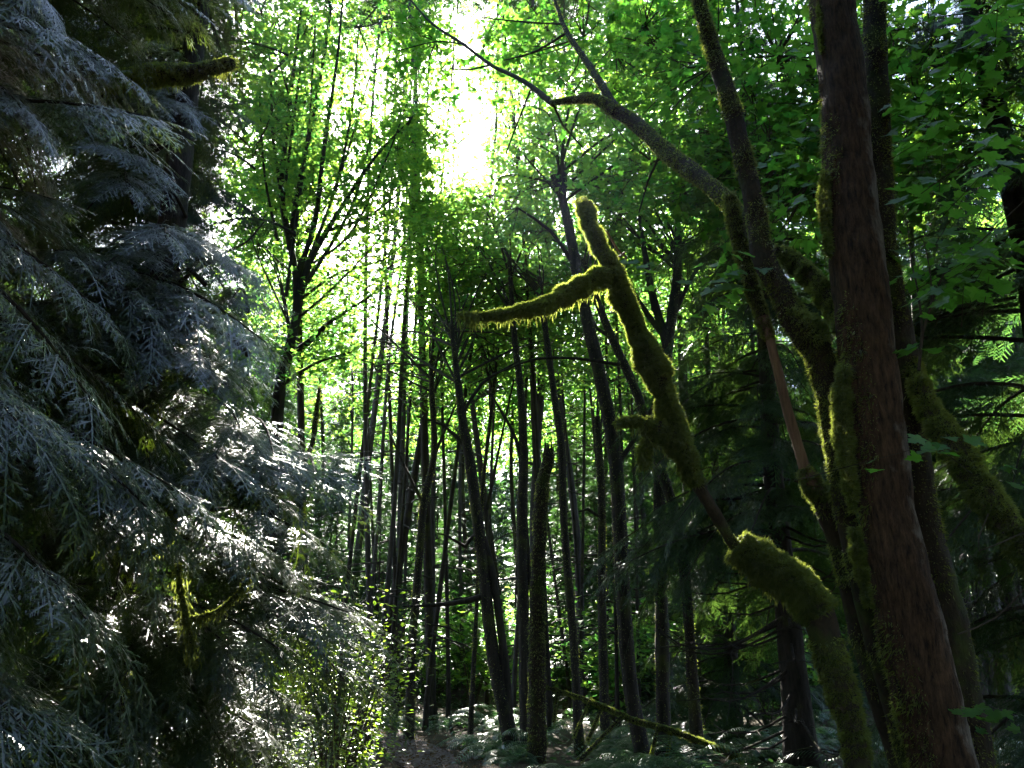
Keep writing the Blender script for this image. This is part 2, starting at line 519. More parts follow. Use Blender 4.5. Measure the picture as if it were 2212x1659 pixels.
# ------------------------------------------------------------------ foliage templates
def ribbon(V, F, p, d, n, length, width, droop, segs=2):
    """tapered strip from p along d, lying in the plane with normal n"""
    s = np.cross(d, n); s /= np.linalg.norm(s) + 1e-9
    b = len(V)
    prof = [.55, 1.0, .15] if segs == 2 else [.8, .3]
    for k in range(segs + 1):
        t = k / segs
        c = p + d * (length * t) + np.array([0, 0, -droop * length * t * t])
        w = width * prof[k] * .5
        V.append(c - s * w); V.append(c + s * w)
    for k in range(segs):
        F.append((b + 2 * k, b + 2 * k + 1, b + 2 * k + 3, b + 2 * k + 2))

def cedar_bough(seed, Ln=2.0, hang=.5, nspray=30, nsec=17, tert=True, lift=.14, s0=.12):
    """flat drooping bough of scale-leaf sprays along +X"""
    r = np.random.RandomState(seed)
    V, F = [], []
    ss = np.linspace(0, 1, 12)
    bend = r.uniform(-.15, .15)
    ax = np.stack([Ln * ss * (1 - .12 * ss), Ln * bend * ss ** 2, Ln * (lift * ss - hang * ss ** 2 + .12 * hang * ss ** 4)], axis=1)
    def axis(s):
        k = min(10.999, s * 11); i = int(k); t = k - i
        p = ax[i] * (1 - t) + ax[i + 1] * t
        d = ax[i + 1] - ax[i]
        return p, d / np.linalg.norm(d)
    for i in range(nspray):
        s = s0 + (1 - s0) * (i + r.uniform(-.3, .3)) / nspray
        s = min(1, max(.05, s))
        side = 1 if i % 2 else -1
        p, d = axis(s)
        lat = np.cross(np.array([0, 0, 1.0]), d) * side
        lat /= np.linalg.norm(lat)
        ang = math.radians(r.uniform(32, 62)) * (1 - .55 * max(0, s - .7) / .3)
        dr = d * math.cos(ang) + lat * math.sin(ang) + np.array([0, 0, r.uniform(-.18, .12)])
        dr /= np.linalg.norm(dr)
        ln = Ln * .33 * (1.05 - .6 * s) * r.uniform(.65, 1.2) + .10
        dp = r.uniform(.25, 1.0) * (.6 + hang)
        up = np.cross(dr, lat) * (1 if np.cross(dr, lat)[2] > 0 else -1)
        up = up / (np.linalg.norm(up) + 1e-9) + np.array([r.normal() * .25, r.normal() * .25, .7])
        up /= np.linalg.norm(up)
        prev = p
        for k in range(1, 6):
            t = k / 5
            c = p + dr * (ln * t) + np.array([0, 0, -dp * ln * t * t * .6])
            dd = c - prev
            ribbon(V, F, prev, dd / np.linalg.norm(dd), up, np.linalg.norm(dd) * 1.05, .012, 0, 1)
            prev = c
        for j in range(nsec):
            t = .08 + .92 * j / nsec
            c = p + dr * (ln * t) + np.array([0, 0, -dp * ln * t * t * .6])
            tang = dr + np.array([0, 0, -dp * 1.2 * t]); tang /= np.linalg.norm(tang)
            nn = np.cross(tang, np.cross(up, tang)); nn /= np.linalg.norm(nn)
            sd = np.cross(nn, tang) * (1 if j % 2 else -1)
            a2 = math.radians(r.uniform(34, 56))
            d2 = tang * math.cos(a2) + sd * math.sin(a2) + r.normal(size=3) * .08
            d2 /= np.linalg.norm(d2)
            l2 = (ln * .34 * (1.08 - t * .85) + .02) * r.uniform(.7, 1.2)
            dr2 = r.uniform(.05, .45)
            ribbon(V, F, c, d2, nn + r.normal(size=3) * .18, l2, .0075, dr2)
            if tert:
                for q in range(int(3 + l2 * 62)):
                    t2 = .12 + .85 * r.uniform()
                    c3 = c + d2 * (l2 * t2) + np.array([0, 0, -dr2 * l2 * t2 * t2])
                    s3 = np.cross(nn, d2) * (1 if q % 2 else -1)
                    d3 = d2 * .75 + s3 * .65
                    d3 /= np.linalg.norm(d3)
                    ribbon(V, F, c3, d3, nn + r.normal(size=3) * .2, l2 * .30 * (1.1 - t2) + .009, .0062, .3, 1)
    m = MB()
    m.add(np.array(V), np.array(F))
    return m, ax

def bough_mesh(name, seed, **kw):
    m, ax = cedar_bough(seed, **kw)
    return m.mesh(name, M['cedar'], smooth=False), ax

BOUGHS = [bough_mesh('bough', 10 + k, Ln=2.0, hang=[.30, .45, .62, .80, .40, .55][k], nspray=[30, 34, 32, 30, 36, 28][k]) for k in range(6)]
BOUGHS += [bough_mesh('bough', 30 + k, Ln=2.0, hang=[.30, .42, .52, .36][k], nspray=[22, 20, 24, 18][k], s0=[.42, .5, .38, .46][k]) for k in range(4)]
STEMS = []
for k, (me, ax) in enumerate(BOUGHS):
    m = MB(); tube(m, ax, np.linspace(.022, .004, len(ax)), 5, .3)
    STEMS.append(m.mesh('bough_stem', M['dark_bark']))

def add_bough(parent, p, az, size, rng, kind=None, pitch=0.0, roll=0.0):
    k = rng.randrange(6) if kind is None else kind
    o = obj('bough', BOUGHS[k][0], parent, p, (roll, pitch, az), size)
    s = obj('stem', STEMS[k], o)
    if parent.get('foliage'):                        # shade put into the foliage: duller copy of the cedar material
        o.material_slots[0].link = 'OBJECT'; o.material_slots[0].material = M[parent['foliage']]
    return o

def crown_mesh(name, seed, H, base, reach, nbr, mat='conifer'):
    """far conifer crown: whorls of flat drooping branches made of many needle sprays"""
    r = np.random.RandomState(seed)
    V, F = [], []
    pos, tip, nrm, size = [], [], [], []
    for i in range(nbr):
        h = base + (H - base) * (i + r.uniform()) / nbr
        rel = (H - h) / (H - base)
        ln = reach * (rel ** .75) * r.uniform(.55, 1.15) + .25
        a = r.uniform(0, 6.283)
        d = np.array([math.cos(a), math.sin(a), 0])
        sd = np.array([-math.sin(a), math.cos(a), 0])
        n = int(ln * 15) + 6
        t = r.uniform(.12, 1, n) ** .8
        off = r.uniform(-1, 1, n) * (1 - t * .8) * ln * .30
        z = h + ln * (.18 * t - r.uniform(.35, .6) * t * t) - np.abs(off) * .25 + r.normal(size=n) * .05
        c = d * (ln * t)[:, None] + sd * off[:, None]
        c[:, 2] = z
        pos.append(c)
        td = d * .8 + sd * np.sign(off)[:, None] * .8 + np.array([0, 0, -.45])
        tip.append(td)
        nn = np.tile(np.array([0, 0, 1.0]), (n, 1)) + r.normal(size=(n, 3)) * .35
        nrm.append(nn)
        size.append(r.uniform(.30, .62, n))
    pos, tip, nrm, size = map(np.concatenate, (pos, tip, nrm, size))
    m = MB()
    # a small needle spray: axis plus side ribbons
    SV, SF = [], []
    ribbon(SV, SF, np.zeros(3), np.array([0, 1.0, 0]), np.array([0, 0, 1.0]), 1.0, .07, .12)
    for k in range(8):
        y = .1 + k * .10
        s = 1 if k % 2 else -1
        dd = np.array([s * .75, .66, 0]); 
        ribbon(SV, SF, np.array([0, y, -.12 * y * y]), dd, np.array([0, 0, 1.0]), .42 * (1.1 - y * .7), .085, .25, 1)
    scatter(m, np.array(SV), np.array(SF), pos, size, nrm, seed + 1, tip)
    return m.mesh(name, M[mat], smooth=False)

def conifer_trunk_mesh(name, seed, H, r0, mat, dead=18, base=8.0, wob=.05):
    r = np.random.RandomState(seed)
    m = MB()
    pts = [(0, 0, -.15), (0, 0, .5)]
    x = y = 0
    for k in range(1, 8):
        x += r.normal() * wob; y += r.normal() * wob
        pts.append((x, y, H * k / 7))
    rad = [r0 * 1.35, r0 * 1.05] + [r0 * (1 - .9 * k / 7) for k in range(1, 8)]
    tube(m, pts, rad, 9, .6, .06, 3.0, seed)
    for k in range(dead):
        h = r.uniform(1.5, base)
        a = r.uniform(0, 6.283); ln = r.uniform(.4, 1.7)
        p = np.array([0, 0, h]); d = np.array([math.cos(a), math.sin(a), r.uniform(-.25, .2)])
        q = p + d * ln; q[2] -= .15 * ln
        tube(m, [p, p + d * ln * .5, q], [.022, .015, .005], 4, .5, cap=False)
    return m.mesh(name, M[mat])

CROWNS = [crown_mesh('crown', 40 + k, 24, [7, 9, 6, 10][k], [2.6, 2.2, 3.0, 2.0][k], 115) for k in range(4)]
TRUNKS = [conifer_trunk_mesh('trunk', 60 + k, 24, [.20, .15, .24, .12][k], 'grey_bark' if k != 2 else 'dark_bark') for k in range(4)]

HIGH = [crown_mesh('crown', 44 + k, 30, 22.5, 1.5, 46) for k in range(2)]
POLES = [conifer_trunk_mesh('trunk', 90 + k, 30, [.042, .058, .115, .05][k], ['dark_bark', 'grey_bark', 'grey_bark', 'dark_bark'][k], 22, 13.0, .16) for k in range(4)]

def pole(x, y, k, s, label, group, rot):
    t = thing('conifer', label, 'tree', group)
    t.location = (x, y, 0); t.rotation_euler = (math.sin(rot * 7) * .022, math.cos(rot * 5) * .03, rot); t.scale = (s, s, s)
    obj('trunk', POLES[k], t); obj('crown', HIGH[k % 2], t)
    return t

def far_conifer(x, y, k, s, label, group, rot, name='conifer'):
    t = thing(name, label, 'tree', group)
    t.location = (x, y, 0); t.rotation_euler = (0, 0, rot); t.scale = (s, s, s)
    obj('trunk', TRUNKS[k], t); obj('crown', CROWNS[k], t)
    return t

# ------------------------------------------------------------------ broadleaf crowns
def leaf_pads(mb, twigs, centers, rad, per, leaf, seed, TV, TF, flat=.28, hubs=None, droop=.15, gap=.25, thin=-.28):
    """leaf layers: every pad a flattened cloud of leaves, fed by a twig from the nearest hub"""
    r = np.random.RandomState(seed)
    P, N, S = [], [], []
    for c in centers:
        c = np.array(c)
        rr = rad * r.uniform(.6, 1.25)
        n = int(per * r.uniform(.6, 1.3))
        a = r.uniform(0, 6.283, n)
        q = np.sqrt(r.uniform(0, 1, n)) * rr
        tilt = r.normal(size=2) * .22
        dx, dy = np.cos(a) * q, np.sin(a) * q
        dz = dx * tilt[0] + dy * tilt[1] - droop * (q / rr) ** 2 * rr + r.normal(size=n) * rr * flat * .5
        pts = np.stack([c[0] + dx, c[1] + dy, c[2] + dz], axis=1)
        keep = np.array([not in_gap(p, 0.0) or r.uniform() < .28 for p in pts]) if gap is not None else np.ones(n, bool)
        keep &= (lump(pts, 77, 6.0) + .7 * lump(pts, 78, 1.6) + r.normal(size=len(pts)) * .25) > thin
        keep &= ~(beam_mask(pts) & (r.uniform(size=len(pts)) < .8))
        pts = pts[keep]
        n = len(pts)
        P.append(pts)
        nn = np.stack([-tilt[0] + r.normal(size=n) * .55, -tilt[1] + r.normal(size=n) * .55, np.ones(n)], axis=1)
        N.append(nn)
        S.append(leaf * r.uniform(.55, 1.2, n))
        if twigs is not None and hubs is not None:
            hb = np.array(hubs)
            h = hb[np.argmin(np.linalg.norm(hb - c, axis=1))]
            mid = (h * .5 + c * .5) + np.array([0, 0, -.06]) + r.normal(size=3) * .07
            tube(twigs, [h, mid, c], [.014, .009, .004], 4, .5, cap=False)
            for k in range(3):
                if n:
                    e = pts[r.randint(n)]
                    tube(twigs, [mid * .3 + c * .7, e], [.006, .002], 3, .6, cap=False)
    if P:
        P, N, S = np.concatenate(P), np.concatenate(N), np.concatenate(S)
        scatter(mb, TV, TF, P, S, N, seed + 5)

def ellipsoid_centers(c, r3, n, rng, gap=.3, bottom=None):
    out = []
    tries = 0
    while len(out) < n and tries < n * 12:
        tries += 1
        v = Vector((rng.gauss(0, 1), rng.gauss(0, 1), rng.gauss(0, 1)))
        v.normalize(); v *= rng.random() ** .45
        p = Vector((c[0] + v.x * r3[0], c[1] + v.y * r3[1], c[2] + v.z * r3[2]))
        if p.z < 1.0 or (in_gap(p, gap * .4) and rng.random() < .85) or (beam_mask(p)[0] and rng.random() < .8):
            continue
        out.append(tuple(p))
    return out

def pix_path(rows, Y):
    """rows of (px, py, width in px[, Y]) -> points and radii"""
    pts, rad = [], []
    for row in rows:
        y = row[3] if len(row) > 3 else Y
        p = at(row[0], row[1], y)
        pts.append(p); rad.append(row[2] * .5 * depth_of(p) / FW)
    return pts, rad

def to_ground(pts, rad, flare=1.35):
    """carry a trunk whose last point is lowest in the picture down to the soil"""
    p, q = pts[-1], pts[-2]
    d = (p - q).normalized()
    if d.z > -.3: d = Vector((d.x * .4, d.y * .4, -1)).normalized()
    k = (p.z + .15) / -d.z
    if k > .05:
        pts = pts + [p + d * k * .6, p + d * k]
        rad = rad + [rad[-1] * 1.08, rad[-1] * flare]
    return pts, rad

def maple(name, label, rows, Y, crowns, seed, bark='dark_bark', limbs=(), group=None, leaf=.17, pad=.8, per=42, seg=9, moss=0, fine=False, cat='tree', mat='maple', flare=1.3, hub_n=7, along=0):
    rng = random.Random(seed)
    t = thing(name, label, cat, group)
    pts, rad = pix_path(rows, Y)
    pts, rad = to_ground(pts, rad, flare)
    base = pts[-1].copy(); base.z = 0
    tr = MB()
    tube(tr, pts, rad, seg, .2, .10, 4.0, seed)
    for lr in limbs:
        lp, lrad = pix_path(lr, Y)
        tube(tr, lp, lrad, 6, .25, .10, 4, seed + 1)
    mb, tw = MB(), MB()
    for (cx, cy_, cY, rx, ry, rz, n) in crowns:
        c = at(cx, cy_, cY)
        cs = ellipsoid_centers(c, (rx, ry, rz), n, rng)
        top = min(pts + [p for lr in limbs for p in pix_path(lr, Y)[0]], key=lambda p: (p - c).length)
        hubs = [tuple(top)]
        for h in range(min(hub_n, len(cs))):
            e = Vector(cs[rng.randrange(len(cs))])
            near = pts[0].lerp(pts[1], rng.random() * min(1.0, 2.5 / max(.1, (pts[0] - pts[1]).length)))
            top0 = top; top = near if (near - e).length < (top0 - e).length * 1.9 else top0
            mid = top.lerp(e, .5) + Vector((rng.gauss(0, .2), rng.gauss(0, .2), rng.uniform(.0, .5)))
            ln = (e - top).length
            r0 = min(.035, .009 + .005 * ln)
            P, R = tube(tr, [top, mid, e], [r0, r0 * .6, .006], 5, .35, .05, 4, seed + h, cap=False)
            hubs += [tuple(q) for q in P[1::2]]
            top = top0
        leaf_pads(mb, tw, cs, pad, per, leaf, seed + int(cx), TREF_V, TREF_F, hubs=hubs)
    if along:
        rs = np.random.RandomState(seed + 4)
        A = []
        for lr in limbs:
            P, _ = spline(*pix_path(lr, Y), .12)
            P = P[len(P) // 4:]
            A.append(P[rs.randint(0, len(P), along)] + rs.normal(size=(along, 3)) * np.array([.26, .3, .22]))
        A = np.concatenate(A)
        scatter(mb, TREF_V, TREF_F, A, leaf * rs.uniform(.6, 1.2, len(A)), rs.normal(size=A.shape) * .5 + np.array([0, 0, 1]), seed + 6)
    tr_o = tr.build('trunk', M[bark], t)
    if mb.n:
        tag(mb.build('crown', M[mat], t, smooth=False), kind='stuff')
    if tw.n:
        tag(tw.build('twigs', M['twig'], t), kind='stuff')
    if moss:
        m = MB(); fuzz(m, pts, [q * 1.03 for q in rad], moss, .04, .012, seed + 77)
        tag(m.build('moss', M['moss'], t, smooth=False), kind='stuff')
    return t, pts, rad

# ================================================================== the big mossy maple on the right
big = thing('mossy_maple', 'thick many-stemmed maple with mossy brown bark and a pale strip at the right', 'tree')
STEM = {
 'A': ([(1801, -120, 88), (1801, 0, 92), (1824, 200, 96), (1830, 333, 102), (1848, 553, 118), (1872, 786, 116), (1890, 920, 120), (1913, 1106, 116), (1966, 1373, 138), (2036, 1659, 142)], 6.0),
 'B': ([(1886, -120, 40), (1888, 0, 44), (1893, 200, 52), (1895, 333, 60), (1905, 553, 66), (1948, 786, 74), (1985, 1106, 82), (2045, 1373, 96), (2098, 1659, 100)], 6.35),
 'C': ([(1490, -120, 22), (1510, 0, 27), (1548, 133, 35), (1579, 233, 38), (1603, 333, 40), (1628, 433, 42), (1650, 553, 48), (1683, 620, 48), (1713, 686, 60), (1742, 720, 74), (1766, 760, 62), (1785, 820, 54), (1793, 886, 46), (1803, 960, 42), (1825, 1106, 42), (1870, 1300, 46), (1910, 1450, 50), (1975, 1659, 58)], 6.25),
 'D': ([(1776, 1062, 40), (1783, 1106, 42), (1808, 1172, 40), (1828, 1240, 42), (1860, 1373, 46), (1900, 1500, 50), (1950, 1659, 54)], 6.5),
}
stem_pts = {}
for k, (rows, Y) in STEM.items():
    pts, rad = pix_path(rows, Y)
    if k in 'AB':
        pts, rad = to_ground(pts, rad, 1.5)
    else:
        foot = stem_pts['A'][0][-1] + Vector({'C': (-.12, .12, .1), 'D': (-.2, .3, .1)}[k])
        pts = pts + [foot]; rad = rad + [rad[-1] * 1.3]
    stem_pts[k] = (pts, rad)
    m = MB()
    tube(m, pts, rad, 44 if k == 'A' else 22, .04, .085 if k == 'A' else .10, 5.0 if k == 'A' else 7.0, 3)
    m.build('trunk', M['maple_bark'] if k == 'A' else M['moss_bark'], big)

def patchy(seed, freq, lo, side=None, power=1.0):
    def f(P, N):
        v = lump(P, seed, freq) * .5 + .5
        if side is not None:
            s = np.clip(N @ np.array(side) * power + .5, 0, 1)
            v = v * (.25 + 1.1 * s)
        return np.clip((v - lo) * 6, 0, 1)
    return f

pA, rA = stem_pts['A']
m = MB(); fuzz(m, pA, rA, 110000, .026, .009, 101, lambda P, N: np.clip(patchy(31, 3.4, .40, (.7, -.1, 0), -.7)(P, N) + .8 * (np.sin(P[:, 2] * 9 + lump(P, 8, 2.0) * 3) > .82), 0, 1), .9, .085, 5.0, 3)
tag(m.build('brown_moss', M['brown_moss'], big, smooth=False), kind='stuff')
m = MB(); fuzz(m, pA, [q * 1.02 for q in rA], 52000, .055, .010, 102, patchy(33, 1.9, .50, (-1.0, .35, 0), .9), .5, .085, 5.0, 3)
for k, n, s in (('B', 30000, 5), ('C', 34000, 6), ('D', 9000, 8)):
    p_, r_ = stem_pts[k]
    fuzz(m, p_, r_, n, .045, .010, 110 + s, patchy(40 + s, 2.6, .36), .5, .10, 7.0, 3)
for rows, n in (([(1826, 800, 26), (1818, 850, 32), (1820, 920, 34), (1826, 985, 32), (1836, 1050, 24), (1844, 1095, 12)], 16000), ([(1848, 1150, 14), (1852, 1190, 20), (1862, 1240, 18), (1874, 1300, 12)], 7000),
                ([(1782, 380, 12), (1780, 420, 20), (1784, 480, 16), (1788, 540, 10)], 5000), ([(1772, 0, 10), (1773, 60, 14), (1778, 110, 8)], 3000)):
    q_, w_ = pix_path(rows, 5.93)
    fuzz(m, q_, w_, n, .05, .009, 118 + n, None, .3)
C_top = pix_path([(1705, 690, 60, 6.25), (1735, 712, 78, 6.22), (1765, 745, 70, 6.2)], 6.25)
fuzz(m, C_top[0], C_top[1], 14000, .05, .010, 121, lambda P, N: np.clip(N[:, 2] * 1.2 + .35, 0, 1), .25)
tag(m.build('moss', M['moss'], big, smooth=False), kind='stuff')

# dead bare pole with a mossy top leaning on the stems
dead = MB()
rows = [(1577, 424, 22), (1585, 470, 33), (1605, 553, 33), (1625, 620, 34), (1646, 686, 30), (1661, 725, 22), (1668, 753, 20), (1685, 820, 21), (1701, 886, 22), (1721, 953, 22), (1741, 1020, 26), (1752, 1040, 42), (1776, 1070, 42)]
dp_, dr_ = pix_path(rows, 6.5)
tube(dead, dp_[4:], dr_[4:], 14, .05, .06, 6, 5)
dm = MB(); tube(dm, dp_[:5], dr_[:5], 14, .04, .12, 9, 6)
limb_d = dead.build('dead_pole', M['bare_wood'], big)
tag(limb_d, 'bare reddish dead pole with a mossy upper half')
o = dm.build('moss_sleeve', M['moss_bark'], limb_d)
m = MB(); fuzz(m, dp_[:6], dr_[:6], 16000, .035, .009, 131, None, .4, .12, 9, 6); fuzz(m, dp_[10:], dr_[10:], 6000, .045, .01, 132, None, .6)
tag(m.build('moss', M['moss'], limb_d, smooth=False), kind='stuff')

# arching upper limb with its two thin continuations
def limb(parent, rows, Y, bark, moss_n, seed, name='limb', length=.03, seg=12, rough=.10, cover=None, strand=0, slen=.2, gain=1.0, step=.05):
    p_, r_ = pix_path(rows, Y)
    m = MB(); tube(m, p_, r_, seg, step, rough, 8, seed)
    o = m.build(name, M[bark], parent)
    if moss_n or strand:
        mm = MB()
        if moss_n: fuzz(mm, p_, [q * gain for q in r_], moss_n, length, .010, seed + 1, cover, .45, rough, 8, seed)
        if strand: strands(mm, p_, r_, strand, slen, seed + 2)
        tag(mm.build('moss', M['moss'], o, smooth=False), kind='stuff')
    return o
limb(big, [(1312, 228, 26, 8.2), (1370, 265, 32, 8.0), (1430, 320, 37, 7.7), (1500, 375, 38, 7.3), (1560, 425, 38, 6.9), (1640, 520, 36, 6.3)], 7.5, 'moss_bark', 14000, 201, length=.03)
limb(big, [(1195, 222, 12, 8.6), (1240, 215, 18, 8.5), (1285, 214, 22, 8.3), (1330, 240, 28, 8.1)], 8, 'moss_bark', 4000, 202)
limb(big, [(1198, 0, 7, 9.6), (1225, 70, 11, 9.2), (1265, 130, 14, 8.8), (1300, 185, 18, 8.4), (1330, 235, 20, 8.1)], 8, 'dark_bark', 1500, 203)
limb(big, [(870, -20, 4, 11.5), (930, 48, 5, 11), (1000, 95, 7, 10.4), (1060, 140, 8, 9.8), (1130, 175, 10, 9.2), (1195, 225, 14, 8.6)], 8, 'dark_bark', 0, 204)
for k, rows in enumerate([
    [(1060, 140, 5, 9.8), (1020, 150, 4, 10), (960, 148, 3, 10.4)],
    [(1150, 185, 5, 9.1), (1120, 260, 4, 9.2), (1090, 340, 3, 9.3)],
    [(1000, 95, 4, 10.4), (940, 90, 3, 10.8), (860, 110, 2, 11)],
    [(1225, 70, 6, 9.2), (1160, 110, 5, 9.5), (1090, 130, 3, 9.9)],
    [(1215, 52, 5, 9.3), (1140, 48, 4, 9.8), (1040, 38, 3, 10.4)],
    [(1430, 325, 6, 7.7), (1400, 390, 5, 7.9), (1380, 460, 3, 8.1)],
    [(1195, 225, 6, 8.6), (1215, 270, 5, 8.8), (1260, 320, 3, 9)],
    [(1290, 215, 6, 8.3), (1270, 200, 5, 8.4), (1245, 203, 3, 8.6)]]):
    limb(big, rows, 9, 'dark_bark', 0, 210 + k, name='twig', seg=6, step=.2)
# mossy side limbs
limb(big, [(1676, 540, 18, 6.6), (1700, 556, 40, 6.6), (1735, 585, 40, 6.5), (1768, 620, 42, 6.4), (1800, 665, 44, 6.3), (1840, 730, 40, 6.1)], 6.4, 'moss_bark', 22000, 221, length=.045, strand=300, slen=.12)
limb(big, [(1965, 790, 40, 6.3), (1995, 860, 46, 6.1), (2020, 905, 52, 6.0), (2060, 955, 58, 5.8), (2090, 1010, 58, 5.7), (2130, 1070, 60, 5.6), (2210, 1180, 60, 5.4), (2300, 1300, 56, 5.2)], 6, 'moss_bark', 40000, 222, length=.05, strand=700, slen=.16)
# thin bare shoots on the right side of the trunk
for k, rows in enumerate([
    [(1985, 800, 7, 6), (1993, 720, 6, 6), (2012, 660, 5, 5.9), (2040, 590, 4, 5.8), (2120, 520, 3, 5.6), (2215, 430, 2, 5.4)],
    [(1993, 720, 4, 6), (1985, 640, 4, 6), (1968, 560, 3, 6.1), (1960, 480, 2, 6.1)],
    [(2012, 660, 4, 5.9), (2010, 590, 3, 5.9), (1995, 520, 2, 5.9)],
    [(2212, 1150, 3, 5.2), (2115, 1190, 4, 5.3), (2114, 1160, 3, 5.3), (2135, 1110, 3, 5.3)],
    [(2070, 1370, 4, 5.6), (2150, 1335, 4, 5.5), (2215, 1270, 3, 5.4)],
    [(1985, 790, 3, 6), (1990, 700, 3, 6), (1982, 640, 2, 6)]]):
    limb(big, rows, 6, 'twig', 0, 230 + k, name='shoot', seg=6, step=.1)

# leaves of the near maple: the largest each an object, the rest one mass
rng = random.Random(77)
near_regions = [  # px, py, Y, px spread x, y, count of clusters
    (2060, 120, 6.2, 150, 110, 16), (2100, 330, 5.8, 110, 110, 13), (2000, 430, 6.6, 60, 150, 7), (2120, 560, 5.6, 90, 70, 12),
    (1960, 250, 7.0, 70, 120, 8), (1730, 150, 7.6, 70, 110, 12), (1720, 400, 7.4, 60, 110, 10), (1560, 640, 6.6, 50, 40, 5), (1480, 130, 8.6, 90, 90, 12),
    (1978, 965, 5.9, 10, 20, 1), (2160, 1020, 5.4, 50, 40, 3), (2130, 1540, 5.6, 60, 70, 4), (2010, 640, 6.2, 50, 60, 5), (2150, 40, 6.6, 90, 40, 8), (1395, 560, 7.5, 25, 25, 2)]
LP, LN, LS = [], [], []
tw = MB()
for (cx, cyy, Y, sx, sy, n) in near_regions:
    for k in range(n):
        c = at(cx + rng.gauss(0, sx * .8), cyy + rng.gauss(0, sy * .8), Y + rng.gauss(0, .5))
        if c.z < .3 or in_gap(c, .1): continue
        e0 = c + Vector((rng.gauss(0, .3), .5, -.1))
        tube(tw, [e0, c], [.004, .002], 3, .5, cap=False)
        a0 = rng.uniform(0, 6.28)
        for q in range(rng.randint(4, 7)):
            a = a0 + q * 2.4 + rng.gauss(0, .3)
            d = rng.uniform(.05, .28)
            LP.append((c.x + math.cos(a) * d, c.y + math.sin(a) * d, c.z - .25 * d + rng.gauss(0, .03)))
            LN.append((math.cos(a) * .45 + rng.gauss(0, .25), math.sin(a) * .45 + rng.gauss(0, .25) - .35, 1))
            LS.append(rng.uniform(.10, .17) * (.7 if cyy > 850 else 1))
LP, LN, LS = np.array(LP), np.array(LN), np.array(LS)
order = np.argsort([-s / max(.5, depth_of(p)) for s, p in zip(LS, LP)])
LM = []
for k in range(3):
    m = MB(); v = MAPLE_V.copy(); v[:, 2] *= [1, .3, 1.8][k]; v[:, 0] *= [1, 1.1, .92][k]
    m.add(v, MAPLE_F); LM.append(m.mesh('leaf', M['near_maple'], smooth=False))
for j in order[:290]:
    n = Vector(LN[j]).normalized()
    q = n.to_track_quat('Z', 'Y').to_matrix() @ Matrix.Rotation(rng.uniform(0, 6.28), 3, 'Z')
    obj('leaf', LM[rng.randrange(3)], big, LP[j], q.to_euler(), float(LS[j]))
m = MB(); rest = order[290:]
scatter(m, MAPLE_V, MAPLE_F, LP[rest], LS[rest], LN[rest], 5)
tag(m.build('foliage', M['near_maple'], big, smooth=False), kind='stuff')
tag(tw.build('twigs', M['twig'], big), kind='stuff')
# the upper crown of the same tree, over and behind its stems
m, tw = MB(), MB()
for (cx, cyy, Y, rx, ry, rz, n) in [(1620, 120, 9.5, 2.0, 1.6, 1.6, 60), (1330, 60, 10.5, 2.0, 1.5, 1.3, 50), (1750, 330, 9.5, 1.6, 1.2, 1.8, 50), (1980, 150, 9, 1.8, 1.2, 2.0, 60), (1480, 330, 10.5, 1.6, 1.2, 1.4, 36), (1120, 60, 12, 1.3, 1.5, 1.2, 22), (880, 90, 13, 1.3, 1.3, 1.0, 18)]:
    cs = ellipsoid_centers(at(cx, cyy, Y), (rx, ry, rz), n, rng)
    leaf_pads(m, tw, cs, .6, 44, .14, int(cx), MAPLE2_V, MAPLE2_F, hubs=[tuple(at(cx, cyy + 60, Y)), tuple(at(cx + 60, cyy, Y)), tuple(at(cx - 70, cyy + 20, Y))])
tag(m.build('crown', M['near_maple'], big, smooth=False), kind='stuff')
tag(tw.build('crown_twigs', M['twig'], big), kind='stuff')

# ================================================================== the leaning snapped mossy limb in the middle
snag = thing('mossy_leaning_tree', 'leaning mossy trunk with a thick elbow and a snapped forked top reaching left', 'tree')
low = [(1600, 1183, 62, 5.6), (1640, 1212, 76, 5.6), (1682, 1236, 76, 5.6), (1725, 1268, 72, 5.6), (1762, 1312, 74, 5.6), (1782, 1373, 66, 5.6), (1802, 1440, 68, 5.6), (1820, 1506, 62, 5.6), (1838, 1573, 56, 5.6), (1852, 1659, 54, 5.6)]
lp, lr = pix_path(low, 5.6)
lp2, lr2 = to_ground(lp, lr, 1.4)
m = MB(); tube(m, lp2, lr2, 20, .04, .10, 8, 11)
trunk_o = m.build('trunk', M['moss_bark'], snag)
m = MB()
fuzz(m, lp2[:5], [q * 1.0 for q in lr2[:5]], 60000, .055, .010, 301, None, .35, .10, 8, 11)
fuzz(m, lp2[4:], lr2[4:], 42000, .04, .009, 302, patchy(51, 4, .30), .5, .10, 8, 11)
strands(m, lp2[:4], lr2[:4], 900, .22, 303)
tag(m.build('moss', M['moss'], trunk_o, smooth=False), kind='stuff')
up = [(1258, 440, 26, 5.2), (1264, 452, 40, 5.2), (1276, 490, 30, 5.2), (1294, 530, 32, 5.22), (1318, 580, 44, 5.24), (1342, 640, 44, 5.27), (1365, 690, 46, 5.3), (1385, 735, 52, 5.33), (1408, 785, 68, 5.36), (1424, 820, 58, 5.38), (1440, 870, 46, 5.4), (1455, 930, 60, 5.44), (1478, 985, 52, 5.47), (1500, 1035, 34, 5.5), (1530, 1085, 28, 5.52), (1560, 1135, 26, 5.56), (1590, 1180, 28, 5.6), (1640, 1212, 30, 5.6)]
up_p, up_r = pix_path(up, 5.3)
up_r = [q * .86 for q in up_r]
m = MB(); tube(m, up_p, up_r, 16, .03, .22, 9, 12)
arm = m.build('upper_trunk', M['moss_bark'], snag)
m = MB()
fuzz(m, up_p[:14], up_r[:14], 95000, .046, .009, 311, None, .4, .22, 9, 12)
